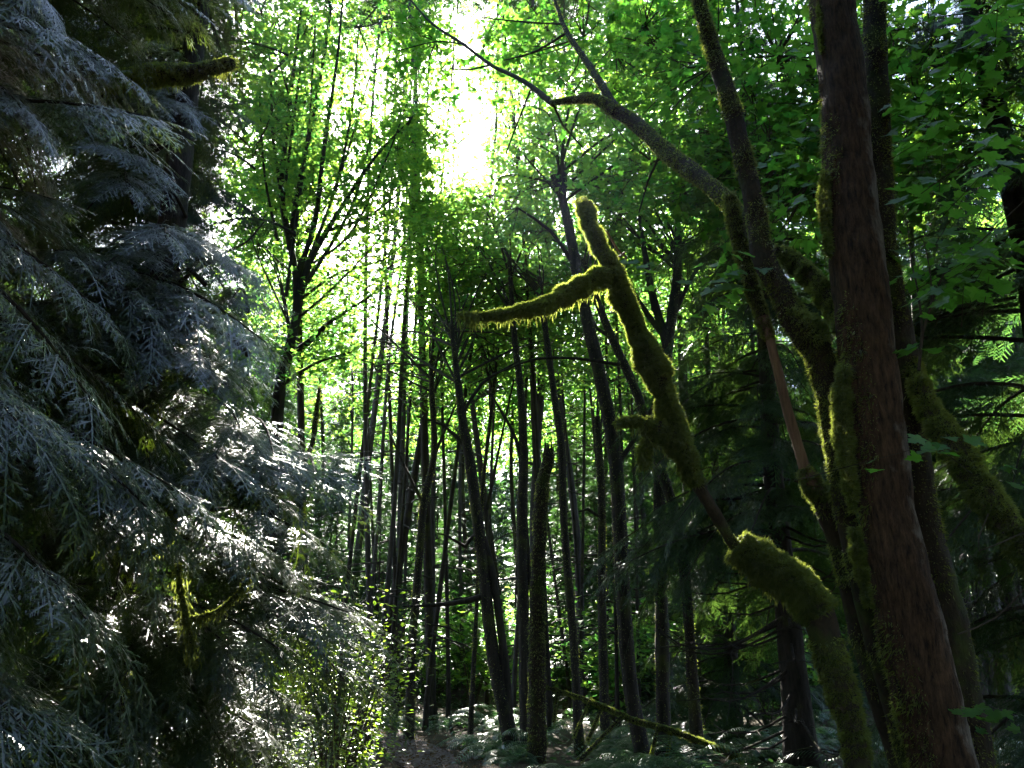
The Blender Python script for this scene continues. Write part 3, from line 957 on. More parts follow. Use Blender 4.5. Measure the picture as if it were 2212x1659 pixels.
fuzz(m, up_p[13:], up_r[13:], 3500, .03, .008, 312, patchy(53, 5, .4), .8)
tag(m.build('moss', M['moss'], arm, smooth=False), kind='stuff')
limb(snag, [(1330, 588, 36, 5.25), (1300, 597, 38, 5.2), (1260, 615, 38, 5.15), (1215, 640, 34, 5.1), (1170, 660, 28, 5.0), (1110, 674, 20, 4.95), (1055, 682, 16, 4.9), (1035, 682, 10, 4.88), (1000, 680, 6, 4.86)], 5.1, 'moss_bark', 42000, 321, name='branch', length=.036, strand=800, slen=.16, rough=.2)
limb(snag, [(1458, 950, 50, 5.44), (1430, 932, 44, 5.4), (1402, 920, 34, 5.38), (1375, 911, 20, 5.35), (1342, 912, 8, 5.33)], 5.4, 'moss_bark', 14000, 322, name='branch', length=.045, strand=300, slen=.15)
limb(snag, [(1415, 935, 24, 5.38), (1396, 965, 24, 5.38), (1392, 985, 18, 5.38), (1391, 1000, 8, 5.38)], 5.4, 'moss_bark', 6000, 323, name='branch', length=.04, strand=300, slen=.1)
for k, rows in enumerate([[(1310, 500, 5, 5.3), (1335, 540, 5, 5.35), (1355, 560, 3, 5.4)], [(1330, 560, 6, 5.3), (1350, 545, 4, 5.4)]]):
    limb(snag, rows, 5.3, 'bare_wood', 0, 330 + k, name='twig', seg=6, step=.1)

# ================================================================== cedars on the left
# how far right the cedar wall on the left reaches, by height in the view
EDGE_Y = [-400, 0, 200, 400, 600, 800, 1000, 1200, 1330, 1500, 1700]
EDGE_X = [560, 530, 520, 545, 560, 620, 680, 720, 775, 720, 680]

def cedar(label, x, y, H, r0, reach, zlo, per_m, seed, rows=None, az_rng=None, size_fn=None, name='cedar', bark='dark_bark', edge=None, foliage=None):
    rng = random.Random(seed)
    t = thing(name, label, 'tree')
    if foliage: t['foliage'] = foliage
    m = MB()
    pts = [Vector((x, y, -.15)), Vector((x, y, .6))] + [Vector((x + rng.gauss(0, .05), y + rng.gauss(0, .05), H * k / 6)) for k in range(1, 7)]
    tube(m, pts, [r0 * 1.5, r0 * 1.1] + [r0 * (1 - .92 * k / 6) for k in range(1, 7)], 14, .3, .08, 4, seed)
    m.build('trunk', M[bark], t)
    z = zlo
    n = 0
    while z < H - .3 and n < 290:
        z += 1.0 / per_m * rng.uniform(.6, 1.4)
        rel = 1 - z / H
        az = rng.uniform(*(az_rng or (0, 6.283)))
        ln = reach * (rel ** .6) * rng.uniform(.7, 1.15)
        if size_fn: ln *= size_fn(z, az)
        p = Vector((x + math.cos(az) * r0 * .5, y + math.sin(az) * r0 * .5, z))
        end = p + Vector((math.cos(az), math.sin(az), -.2)) * ln
        if (end - CAM).length < 2.0 or in_gap(p.lerp(end, .75), .0) or in_gap(end, 0):
            continue
        if beam_mask([p.lerp(end, .35), p.lerp(end, .7), end], .95, False).any() and rng.random() < .86:
            continue
        if edge is not None:
            q = proj(end)
            if q is not None and q[0] > np.interp(q[1], EDGE_Y, EDGE_X) + edge:
                continue
        add_bough(t, p, az, ln / 2.0, rng, pitch=rng.uniform(-.15, .22), roll=rng.gauss(0, .18))
        n += 1
    return t
c1 = cedar('large western cedar whose sunlit drooping sprays fill the left side', -3.55, 8.0, 15, .22, 2.75, 6.6, 20, 401, edge=-10)
_sr = random.Random(88)
for gy in range(92, 1690, 78):
    for gx in range(120, 800, 84):
        if gy < 560 and not (250 < gx < 450 and gy > 320): continue
        px, py = gx + _sr.uniform(-34, 34), gy + _sr.uniform(-30, 30)
        if px > np.interp(py, EDGE_Y, EDGE_X) - 8: continue
        Y = 6.6
        for _ in range(6):                        # a cone of sprays about the trunk
            X = at(px, py, Y).x
            Y = 8.0 - math.sqrt(max(.25, 2.45 ** 2 - (X + 3.55) ** 2)) + 0.0
        tip = at(px, py, Y + _sr.uniform(-.3, .6))
        if tip.z < .15: continue
        dv = Vector((tip.x + 3.55, tip.y - 8.0, 0)); dist = dv.length
        k = 6 + _sr.randrange(4); sc_ = min(1.5, max(.8, dist / 1.8)) * _sr.uniform(.85, 1.05)
        drop = BOUGHS[k][1][-1]
        ang = math.atan2(dv.y, dv.x) + _sr.gauss(0, .22)
        base_p = tip - Vector((math.cos(ang) * drop[0] - math.sin(ang) * drop[1], math.sin(ang) * drop[0] + math.cos(ang) * drop[1], drop[2])) * sc_
        if beam_mask([base_p.lerp(tip, .6), tip, base_p.lerp(tip, .8)], .9, False).any() and _sr.random() < .62: continue
        add_bough(c1, base_p, ang, sc_, _sr, k, _sr.uniform(-.06, .06), _sr.gauss(0, .2))
c2 = cedar('nearest cedar hanging its shaded sprays in from the left edge', -4.1, 4.7, 14, .20, 2.5, .2, 13, 402, az_rng=(-1.3, 2.0))
c3 = cedar('tall dark conifer with sky showing through, behind the big left cedar', -5.2, 11.5, 19, .26, 3.0, 2.0, 18, 403, edge=-30, foliage='shaded_cedar', name='conifer')
for gy in range(-60, 600, 72):
    for gx in range(40, 540, 84):
        px, py = gx + _sr.uniform(-34, 34), gy + _sr.uniform(-30, 30)
        if px > np.interp(py, EDGE_Y, EDGE_X) - 20: continue
        tip = at(px, py, 9.7 + _sr.uniform(-.4, 1.0))
        dv = Vector((tip.x + 5.2, tip.y - 11.5, 0)); k = _sr.randrange(6)
        sc_ = min(1.5, max(.7, dv.length / 1.8)); drop = BOUGHS[k][1][-1]; ang = math.atan2(dv.y, dv.x) + _sr.gauss(0, .2)
        base_p = tip - Vector((math.cos(ang) * drop[0] - math.sin(ang) * drop[1], math.sin(ang) * drop[0] + math.cos(ang) * drop[1], drop[2])) * sc_
        if in_gap(tip, 0) or in_gap(base_p.lerp(tip, .6), 0): continue
        if beam_mask([base_p.lerp(tip, .6), tip], .8).any() and _sr.random() < .5: continue
        add_bough(c3, base_p, ang, sc_, _sr, k, _sr.uniform(-.06, .06), _sr.gauss(0, .2))
for k in range(34):
    tip = at(_sr.uniform(320, 470), _sr.uniform(-40, 540), 10.0 + _sr.uniform(-.4, .5))
    dv = Vector((tip.x + 5.2, tip.y - 11.5, 0)); kk = _sr.randrange(6); sc_ = _sr.uniform(.8, 1.15); drop = BOUGHS[kk][1][-1]
    ang = math.atan2(dv.y, dv.x) + _sr.gauss(0, .6)
    base_p = tip - Vector((math.cos(ang) * drop[0] - math.sin(ang) * drop[1], math.sin(ang) * drop[0] + math.cos(ang) * drop[1], drop[2])) * sc_
    add_bough(c3, base_p, ang, sc_, _sr, kk, _sr.uniform(-.1, .1), _sr.gauss(0, .25))
c7 = cedar('dark conifer at the upper left edge behind the nearest cedar', -7.6, 9.6, 18, .24, 3.0, 2.0, 14, 404, foliage='shaded_cedar', name='conifer')
# mossy stubs and dead branches inside the big cedar
limb(c1, [(180, 190, 40, 6.9), (275, 172, 44, 6.6), (340, 160, 46, 6.4), (400, 160, 42, 6.2), (450, 150, 30, 6.1), (495, 138, 27, 6.0), (506, 138, 16, 6.0)], 6.3, 'moss_bark', 26000, 421, name='broken_limb', length=.035, strand=700, slen=.22)
limb(c1, [(60, -60, 60, 7.4), (90, 0, 95, 7.3), (140, 60, 100, 7.3), (200, 150, 60, 7.1)], 7.3, 'moss_bark', 22000, 422, name='broken_limb', length=.04)
for k, (rows, n, s) in enumerate([
    ([(60, 640, 14, 6.6), (150, 750, 14, 6.3), (230, 850, 13, 6.1), (260, 900, 7, 6.0), (275, 950, 4, 5.9)], 3000, 260),
    ([(150, 770, 9, 6.3), (230, 795, 9, 6.1), (300, 786, 8, 6.0), (345, 770, 4, 5.9)], 3000, 260),
    ([(255, 880, 8, 5.9), (285, 915, 8, 5.8), (305, 905, 7, 5.8), (335, 880, 5, 5.7)], 4500, 500),
    ([(262, 885, 8, 5.9), (270, 940, 7, 5.9), (280, 985, 4, 5.9)], 3500, 300),
    ([(380, 1090, 10, 6.0), (365, 1165, 11, 5.9), (330, 1190, 9, 5.8), (280, 1198, 4, 5.7)], 3500, 260),
    ([(545, 1225, 9, 6.1), (520, 1275, 10, 6.0), (470, 1320, 10, 5.9), (400, 1340, 8, 5.8)], 3000, 300),
    ([(385, 1230, 8, 5.8), (395, 1300, 9, 5.8), (410, 1370, 8, 5.8), (420, 1430, 4, 5.8)], 4000, 500),
    ([(690, 838, 6, 9), (682, 905, 10, 9), (672, 965, 9, 8.9), (640, 1015, 14, 8.8), (605, 1060, 16, 8.7)], 3500, 100),
    ([(275, 1460, 12, 5.6), (262, 1540, 14, 5.6), (258, 1640, 14, 5.5)], 500, 0),
    ([(340, 510, 8, 7), (410, 560, 7, 7.2), (520, 530, 5, 7.4), (570, 480, 3, 7.6)], 0, 0),
    ([(150, 835, 6, 5.8), (135, 850, 5, 5.8), (160, 868, 3, 5.8)], 1500, 400)]):
    limb(c1, rows, 6, 'moss_bark', n, 430 + k, name='dead_branch', length=.03, seg=7, strand=s, slen=.14)

# ================================================================== maples of the middle distance
maple('vine_maple', 'many-stemmed maple fanning up beside the left cedar under the sun gap',
      [(640, 690, 20, 13), (622, 770, 24, 13), (606, 830, 27, 13), (597, 930, 29, 13), (590, 1060, 31, 13)], 13,
      [(700, 60, 14, 2.2, 1.8, 1.6, 34), (620, 250, 13, 1.3, 1.5, 2.0, 26), (860, 130, 15, 1.6, 1.6, 1.6, 30), (880, 340, 15, 1.2, 1.6, 1.4, 24), (700, 520, 14.5, 1.6, 1.6, 1.2, 14), (560, 120, 13, 1.2, 1.5, 1.5, 18)], 501, 'dark_bark',
      limbs=[[(640, 690, 22, 13), (652, 620, 17, 13), (672, 560, 14, 13), (730, 460, 10, 13.2), (810, 340, 7, 13.4), (890, 255, 3, 13.6)],
             [(622, 770, 18, 13), (665, 740, 14, 12.9), (720, 690, 9, 12.8), (800, 640, 5, 12.7)],
             [(640, 690, 18, 13), (640, 600, 15, 13), (625, 520, 14, 13), (608, 420, 12, 13), (617, 300, 10, 13), (633, 167, 8, 13), (650, 20, 5, 13)],
             [(625, 540, 14, 13), (640, 440, 13, 13), (660, 330, 11, 13.1), (690, 180, 8, 13.2), (715, 20, 5, 13.3)],
             [(640, 600, 13, 13), (680, 480, 11, 13), (700, 320, 9, 13), (728, 130, 6, 13), (740, 0, 4, 13)],
             [(608, 420, 9, 13), (590, 300, 7, 12.8), (585, 160, 5, 12.7)],
             [(655, 620, 11, 13), (720, 520, 8, 13.2), (770, 420, 6, 13.4), (800, 300, 4, 13.5)],
             [(700, 500, 9, 13), (790, 470, 6, 13.2), (860, 420, 4, 13.4)],
             [(618, 640, 8, 12.8), (640, 480, 7, 12.8), (668, 260, 5, 12.9), (680, 60, 3, 13)],
             [(650, 600, 8, 13.1), (720, 420, 7, 13.2), (760, 240, 5, 13.3), (775, 60, 3, 13.4)],
             [(660, 580, 7, 13.1), (760, 500, 6, 13.2), (840, 330, 4, 13.4), (880, 220, 2, 13.5)],
             [(670, 560, 7, 13.1), (735, 380, 5, 13.2), (800, 160, 3, 13.4)],
             [(600, 520, 7, 12.8), (572, 380, 5, 12.7), (560, 200, 3, 12.6)],
             [(612, 430, 7, 12.9), (636, 250, 6, 12.9), (662, 40, 3, 13)],
             [(645, 650, 8, 13), (730, 590, 6, 13), (830, 560, 4, 13.1), (900, 500, 2, 13.2)],
             [(640, 690, 8, 13), (700, 640, 6, 12.9), (780, 560, 4, 12.9), (850, 480, 2, 12.9)],
             [(610, 830, 10, 12.8), (680, 785, 7, 12.6), (760, 760, 4, 12.5)]], leaf=.12, pad=.7, per=75, along=260)

CENTER = [
 # name, label, rows, Y, crowns, bark
 ('maple_tree', 'dark curving maple trunk directly left of the mossy leaning arm, passing behind the fallen log',
  [(1195, 380, 14), (1220, 450, 18), (1245, 580, 24), (1268, 690, 28), (1300, 830, 31), (1326, 970, 33), (1337, 1106, 33), (1347, 1306, 32), (1360, 1473, 33), (1382, 1600, 36)], 13.5,
  [(1230, 330, 15, 2.2, 2.2, 1.6, 46), (1120, 480, 15, 1.8, 2, 1.4, 34), (1330, 250, 15, 2, 2, 1.6, 40)],
  [[(1245, 580, 12), (1190, 500, 8), (1120, 450, 4)], [(1222, 460, 12), (1215, 330, 8), (1235, 200, 4)], [(1330, 1010, 12), (1400, 900, 9), (1440, 800, 5)]]),
 ('maple_tree', 'slender speckled maple stem between the broken stub and the dark curving trunk',
  [(1165, 600, 10), (1177, 703, 13), (1197, 853, 15), (1213, 970, 17), (1217, 1106, 18), (1230, 1280, 18), (1240, 1400, 19), (1248, 1555, 22)], 14.5,
  [(1120, 560, 16, 2.2, 1.2, 1.2, 24), (1010, 620, 17, 1.8, 1.2, 1.2, 18)], []),
 ('maple_tree', 'straight mossy maple stem with a low fork just left of the broken stub',
  [(1100, 560, 9), (1110, 720, 14), (1125, 850, 17), (1131, 1000, 21), (1128, 1106, 24), (1130, 1300, 25), (1137, 1545, 30)], 15,
  [(1060, 440, 17, 2.4, 1.0, 1.4, 16), (1080, 700, 17, 1.8, 1.2, 1.0, 20)],
  [[(1130, 1040, 12), (1115, 950, 9), (1060, 850, 5)], [(1135, 1120, 10), (1145, 1250, 12), (1160, 1400, 10)]]),
 ('maple_tree', 'leaning forked maple left of centre with a long low side branch pointing left',
  [(975, 700, 10), (990, 836, 16), (1000, 915, 20), (1013, 986, 23), (1027, 1086, 25), (1045, 1240, 26), (1062, 1400, 28), (1090, 1540, 34)], 14,
  [(960, 600, 16, 2.2, 1.0, 1.3, 14), (1010, 740, 17, 2.2, 1.2, .9, 22), (880, 700, 17, 1.8, 1.2, 1, 22)],
  [[(1045, 1160, 14), (1062, 1230, 16), (1078, 1330, 18), (1090, 1430, 20), (1098, 1540, 24)],
   [(1050, 1285, 14), (1010, 1298, 12), (940, 1307, 9), (870, 1310, 4)],
   [(1010, 970, 9), (960, 920, 7), (900, 900, 4)], [(1028, 1150, 10), (1005, 1180, 9), (960, 1155, 5), (945, 1152, 4)], [(997, 900, 9), (1040, 830, 7), (1120, 780, 4)]]),
 ('maple_tree', 'thin maple pole left of centre standing at the bend of the footpath',
  [(930, 780, 9), (934, 870, 12), (937, 986, 14), (915, 1090, 17), (903, 1240, 18), (890, 1400, 19), (885, 1548, 22)], 16,
  [(890, 640, 18, 2, 2, 1.3, 36), (830, 800, 18, 1.8, 2, .9, 26)], [[(937, 986, 8), (965, 920, 6), (990, 860, 3)], [(915, 1090, 8), (870, 1000, 6), (840, 930, 3)]]),
 ('maple_tree', 'paired maple with a heavy leafy head behind the mossy leaning arm',
  [(1465, 500, 16), (1462, 600, 20), (1450, 690, 24), (1440, 760, 26), (1432, 900, 28), (1425, 1050, 28), (1428, 1250, 28), (1432, 1500, 32)], 14,
  [(1420, 430, 15.5, 1.8, 1.8, 1.5, 44), (1540, 520, 15, 1.6, 1.8, 1.3, 34), (1350, 400, 16, 1.6, 1.6, 1.3, 34), (1480, 700, 16, 1.2, 1.6, .8, 14)],
  [[(1440, 740, 22), (1410, 640, 18), (1395, 560, 14), (1380, 460, 8)], [(1436, 730, 14), (1400, 680, 12), (1350, 600, 9), (1320, 520, 5)], [(1455, 680, 12), (1500, 590, 8), (1540, 540, 4)]]),
 ('maple_tree', 'dark slanting maple stem just right of the curving trunk, crossing behind the leaning arm',
  [(1260, 560, 10), (1290, 650, 16), (1322, 730, 19), (1350, 790, 20), (1380, 860, 20), (1400, 930, 20), (1425, 1010, 22), (1450, 1080, 22), (1475, 1200, 24), (1490, 1380, 24), (1500, 1520, 28)], 13,
  [(1290, 520, 15, 1.5, 1.6, 1.2, 26)], [[(1322, 730, 10), (1290, 710, 8), (1280, 690, 6)], [(1350, 790, 9), (1250, 775, 7), (1160, 775, 6), (1090, 800, 4), (1020, 830, 2)]]),
 ('alder_tree', 'straight mossy trunk under the snapped mossy limb, right of the speckled stem',
  [(1290, 900, 12), (1296, 1000, 16), (1300, 1106, 18), (1300, 1300, 18), (1305, 1500, 22)], 15.5,
  [(1300, 760, 17, 1.6, 2, 1.2, 30)], [[(1300, 1120, 8), (1270, 1100, 7), (1250, 1105, 3)]]),
 ('alder_tree', 'very thin sapling stem forming a V left of the mossy fork',
  [(1075, 760, 6), (1060, 900, 8), (1040, 1080, 9), (1030, 1300, 9), (1020, 1500, 11)], 17,
  [(1090, 640, 19, 1.6, 2, 1.2, 26)], [[(1110, 820, 4), (1080, 960, 6), (1052, 1100, 8)]]),
]
for k, (nm, lab, rows, Y, crowns, limbs) in enumerate(CENTER):
    maple(nm, lab, rows, Y, crowns, 520 + 7 * k, 'dark_bark', limbs, leaf=.125, pad=.75, per=80, moss=2500)

# broken mossy stub
rows = [(1186, 972, 20), (1183, 1000, 24), (1172, 1050, 27), (1168, 1106, 30), (1163, 1240, 30), (1160, 1373, 31), (1160, 1548, 38)]
stub = thing('broken_trunk', 'broken-topped mossy trunk with wavy edges in the centre of the wood', 'dead tree')
p_, r_ = to_ground(*pix_path(rows, 13.0), 1.2)
m = MB(); tube(m, p_, r_, 14, .08, .22, 7, 61)
for k in range(7):
    a_ = k * .9; q_ = p_[0] + Vector((math.cos(a_), math.sin(a_), -.6)) * r_[0] * .75
    tube(m, [q_, q_ + Vector((math.cos(a_) * .02, math.sin(a_) * .02, .08 + .16 * ((k * 37) % 10) / 10))], [.028, .004], 4, .3, cap=False)
m.build('trunk', M['moss_bark'], stub)
m = MB(); fuzz(m, p_, r_, 9000, .04, .014, 610, None, .5, .22, 7, 61)
tag(m.build('moss', M['moss'], stub, smooth=False), kind='stuff')

# tall backdrop broadleaf crowns filling the leaf roof
back = [
 ('tall leafy maple whose bright crown fills the top between the two sky gaps', 20, (930, 1450), [(895, 90, 20, 2.4, 1.4, 1.8, 30), (880, 320, 20, 2.2, 1.4, 2.0, 22), (850, 470, 17, 1.6, 1.4, 1.4, 30)]),
 ('tall maple with yellow-lit leaves in the upper middle, behind the arching limb', 19, (1180, 1460), [(1130, 360, 19, 3.2, 1.3, 2.0, 70), (1230, 150, 19, 2.4, 1.4, 2.2, 62), (1090, 200, 20, 1.4, 1.4, 2, 26)]),
 ('tall maple filling the leaf roof above the slanting right stems', 18, (1500, 1460), [(1450, 250, 18, 2.6, 2.2, 2.8, 120), (1600, 420, 17, 2.2, 2.0, 2.2, 80), (1400, 60, 18, 2.4, 2, 2, 70)]),
 ('broad maple with lime leaves low under the left sky gap', 21, (820, 1470), [(990, 470, 21, 3.4, 1.0, 1.8, 34), (820, 640, 21, 2.6, 1.2, 1.3, 52), (1070, 560, 22, 2.6, 1.2, 1.8, 42)]),
 ('maple crown behind the left fan of stems', 18, (660, 1460), [(640, 330, 18, 2.2, 2, 2.4, 80), (620, 120, 18, 2.2, 2, 2, 70), (730, 640, 18, 1.8, 2, 1, 44), (790, 300, 18, 1.6, 1.2, 2.4, 70), (700, 420, 18, 1.6, 1.2, 1.6, 50), (545, 480, 17, 1.1, 1.4, 1.3, 46), (790, 500, 17, 1.3, 1.4, 1.0, 30)]),
 ('far maple with blue-green leaves above the dim middle trunks', 26, (1100, 1480), [(1000, 720, 26, 3.4, 1.6, 1.6, 70), (1180, 640, 26, 3.2, 1.6, 1.8, 70), (1350, 640, 25, 3, 1.6, 1.8, 70), (1080, 620, 19, 2.8, 1.0, 1.2, 30), (1230, 610, 18, 2.4, 1.0, 1.3, 42), (950, 700, 20, 2.8, 1.0, 1.0, 32), (1180, 760, 20, 2.8, 1.0, .8, 40), (1400, 600, 17.5, 2.2, 1.0, 1.3, 36), (1340, 750, 19, 2.2, 1.0, .8, 30), (1050, 800, 21, 2.2, 1.0, .8, 24)]),
 ('maple behind the pale thick trunk, filling the upper right corner', 15, (2010, 1450), [(1960, 300, 14, 2.2, 1.6, 2.6, 90), (1800, 150, 14, 2.2, 1.6, 2.4, 80), (1700, 350, 15, 1.8, 1.6, 1.8, 60)]),
]
for k, (lab, Y, (bx, by), crowns) in enumerate(back):
    c0 = crowns[0]
    tx, ty = c0[0], c0[1]
    rows = [(tx, ty, 8), (tx * .6 + bx * .4, ty * .6 + by * .4, 14), (tx * .25 + bx * .75, ty * .25 + by * .75, 18), (bx, by, 20)]
    maple('tall_maple', lab, rows, Y, crowns, 700 + 9 * k, 'dark_bark', leaf=.13, pad=.95, per=100, hub_n=9)

# a row of broad maples that closes the view behind the slim poles and shades the floor in front of it
rngm = random.Random(61)
for k, px in enumerate([690, 800, 905, 1010, 1110, 1215, 1320, 1430, 1550, 1680, 1820]):
    Y = 29 + rngm.uniform(-2.5, 2.5); py = 800 + rngm.uniform(-35, 35)
    maple('maple_tree', 'blue-green maple in the leafy row that closes the view behind the slim poles',
          [(px, py, 6), (px + rngm.uniform(-15, 15), 1050, 9), (px + rngm.uniform(-25, 25), 1400, 11)], Y,
          [(px, py, Y, 2.5, 1.6, 1.7, 46), (px + rngm.uniform(-50, 50), 930, Y + 1, 2.2, 1.4, 1.2, 22)], 900 + k, 'dark_bark',
          group='maples closing the view', leaf=.19, pad=1.0, per=62, hub_n=5, seg=6)

# ================================================================== conifers on the right and behind
c4 = cedar('cedar with sunlit fans behind the dead bare pole', 3.6, 11.5, 13, .18, 2.7, 2.5, 14, 411, foliage='shaded_cedar')
c5 = cedar('dark cedar filling the right edge behind the thick maple', 6.2, 9.5, 18, .24, 2.9, .5, 10, 412, foliage='shaded_cedar')
c6 = cedar('shaded cedar low between the fallen log and the mossy elbow', 4.0, 16.5, 10, .14, 2.2, .4, 12, 413, foliage='shaded_cedar')

rngd = random.Random(19)
for k in range(26):
    h = rngd.uniform(.5, 3.4); a = rngd.uniform(2.6, 5.4); ln = rngd.uniform(.9, 2.3)
    p0 = Vector((3.6, 11.5, h)); d = Vector((math.cos(a), math.sin(a), 0))
    m = MB()
    tube(m, [p0, p0 + d * ln * .5 + Vector((0, 0, -.18 * ln)), p0 + d * ln * .85 + Vector((0, 0, -.16 * ln)), p0 + d * ln + Vector((0, 0, -.05 * ln))], [.02, .014, .008, .003], 5, .2, cap=False)
    for q in range(5):
        t = .35 + .12 * q
        b = p0 + d * ln * t + Vector((0, 0, -.17 * ln)); sd = Vector((-d.y, d.x, 0)) * (1 if q % 2 else -1)
        tube(m, [b, b + (d * .5 + sd) * .22 * ln + Vector((0, 0, -.05))], [.007, .002], 4, .5, cap=False)
    m.build('dead_branch', M['dark_bark'], c4)
rngf = random.Random(9)
GREYS = [(1170, 21, 0, 'grey conifer trunk right behind the broken mossy stub'), (1253, 22, 0, 'grey straight conifer between the speckled stem and the dark curving trunk'),
         (970, 20, 2, 'dark straight conifer left of the forked leaning maple'), (863, 27, 0, 'pale blue-lit conifer trunk left of centre beyond the path bend'),
         (1003, 25, 1, 'thin grey conifer between the dark conifer and the leaning maple'), (830, 24, 2, 'dark conifer trunk beside the bright shrubs at the path bend'),
         (1340, 26, 1, 'grey conifer mostly hidden by the dark curving trunk'), (760, 26, 0, 'conifer in blue haze at the right edge of the left cedar')]
for k, (px, Y, kind, lab) in enumerate(GREYS):
    p = at(px, 1400, Y)
    pole(p.x, Y, {0: 2, 1: 1, 2: 3}[kind], rngf.uniform(.95, 1.1), lab, None, rngf.uniform(0, 6.28))
for k, px in enumerate([742, 778, 805, 846, 880, 918, 948, 1032, 1062, 1098, 1152, 1190, 1228, 1275, 1318, 1362, 1402, 1452, 1510, 1560, 1615, 1680, 1720, 760, 792, 822, 866, 900, 935, 955, 985, 1015, 1045, 1080, 1118, 1140, 1205, 1240, 1262, 1292, 1335, 1375, 1425]):
    Y = rngf.uniform(16.5, 26)
    p = at(px + rngf.uniform(-12, 12), 1400, Y)
    if 940 < px < 1060 or (k % 3 == 0 and k > 22): continue
    s_ = rngf.uniform(.9, 1.12)
    pole(p.x, Y, rngf.choice((0, 1, 3)), s_, 'slim straight conifer pole in the dim rank behind the forked maples', 'slim poles behind the forked maples', rngf.uniform(0, 6.28))
far_lab = 'slim distant conifer, one of many bare trunks in the far backlit wood'
n = 0
while n < 250:
    Y = 24 + 40 * rngf.random() ** .8
    X = rngf.uniform(-.75, .75) * Y
    px = 1106 + FW * X / (Y * cp)
    s = rngf.uniform(.75, 1.2)
    top = 24 * s
    lim = 19.5 if 640 < px < 1320 else (29 if px < 1500 else 38)
    mx = 1.6 + Y * math.tan(math.radians(lim - 2))
    if top > mx: s = mx / 24 * rngf.uniform(.8, 1)
    if s < .3: continue
    far_conifer(X, Y, rngf.choice((0, 1, 1, 3, 3, 2)), s, far_lab, 'conifers of the far wood', rngf.uniform(0, 6.28))
    n += 1
for (x, y) in [(-9.5, 5.5), (-10.5, 9), (-8, 1.5), (-13, 12.5), (-10.5, 15), (-15, 6), (10, 5), (11.5, 9.5), (11, 14), (9, 1.5), (14, 7)]:  # unseen conifers added at the sides to block skylight
    far_conifer(x, y, rngf.choice((0, 2)), rngf.uniform(.85, 1.1), 'conifer standing beside the viewpoint, outside the picture', 'conifers beside the viewpoint', rngf.uniform(0, 6.28))
# wood around and behind the camera, shading the place
for k in range(70):
    a = math.radians(rngf.uniform(150, 390))
    d = rngf.uniform(6.0, 24)
    X, Y = math.cos(a) * d, math.sin(a) * d
    if Y > 2 and abs(X) < 8: continue
    far_conifer(X, Y, rngf.choice((0, 2)), rngf.uniform(.8, 1.1), 'conifer standing behind the viewpoint, outside the picture', 'conifers behind the viewpoint', rngf.uniform(0, 6.28))

r = np.random.RandomState(71)
cb = MB()
n = 5200
P = r.normal(size=(n, 3)); P /= np.linalg.norm(P, axis=1)[:, None]; P *= (r.uniform(.1, 1, n) ** .5)[:, None] * np.array([4.2, 4.2, 2.2]); P[:, 2] += 11
scatter(cb, TREF_V, TREF_F, P, r.uniform(.28, .5, n), r.normal(size=(n, 3)) * .4 + np.array([0, 0, 1]), 72)
OVER = cb.mesh('crown', M['maple'], False)
cb = MB(); tube(cb, [(0, 0, -.1), (.2, .1, 5), (0, 0, 11)], [.28, .2, .1], 9, .5)
OVER_T = cb.mesh('trunk', M['dark_bark'])
for k, (x, y) in enumerate([(-2, -4), (3.5, -3), (8, -1), (-8, -2), (-4.5, -9), (1.5, -9.5), (7, -8), (12, 3), (-12, 4), (11, -5), (0, -15), (-9, -12), (15, 10), (-14, 11)]):  # unseen broad crowns added overhead to cut the skylight from behind
    t = thing('maple_tree', 'broad maple standing behind the viewpoint, outside the picture', 'tree', 'maples behind the viewpoint')
    t.location = (x, y, 0); t.rotation_euler = (0, 0, k * 1.3)
    obj('trunk', OVER_T, t); obj('crown', OVER, t)

# ================================================================== understorey
def bush_mesh(seed, h=1.6, spread=.7, leaf=.05, n=760, mat='shrub', TV=OVAL_V, TF=OVAL_F):
    r = np.random.RandomState(seed)
    fol, st = MB(), MB()
    P, N, T = [], [], []
    for k in range(12):
        a = r.uniform(0, 6.283); d = np.array([math.cos(a), math.sin(a), 0]) * r.uniform(.3, 1) * spread
        top = d + np.array([0, 0, h * r.uniform(.55, 1)])
        mid = d * .4 + np.array([0, 0, h * .45])
        C, _ = tube(st, [(0, 0, -.05), mid, top], [.012, .008, .003], 4, .15, cap=False)
        for q in range(n // 12):
            i = int(len(C) * (.25 + .75 * r.uniform()))
            c = C[min(i, len(C) - 1)]
            off = r.normal(size=3) * np.array([.14, .14, .05]) * h / 1.4
            P.append(c + off); N.append(r.normal(size=3) * .35 + np.array([0, 0, 1])); T.append(off + np.array([0, 0, -.02]))
    P = np.array(P)
    scatter(fol, TV, TF, P, leaf * r.uniform(.6, 1.3, len(P)), np.array(N), seed, np.array(T) * 6)
    return fol.mesh('foliage', M[mat], False), st.mesh('stems', M['twig'])
BUSH = [bush_mesh(800 + k) for k in range(3)] + [bush_mesh(810 + k, 2.4, 1.2, .13, 700, 'maple', MAPLE2_V, MAPLE2_F) for k in range(3)]
def bush(name, k, x, y, s, label, group, rng):
    t = thing(name, label, 'shrub', group)
    t.location = (x, y, ground_z(x, y) if abs(x) < 22 and y < 42 else 0); t.rotation_euler = (0, 0, rng.uniform(0, 6.28)); t.scale = (s, s, s)
    tag(obj('foliage', BUSH[k][0], t), kind='stuff'); obj('stems', BUSH[k][1], t)
    return t
rng = random.Random(31)
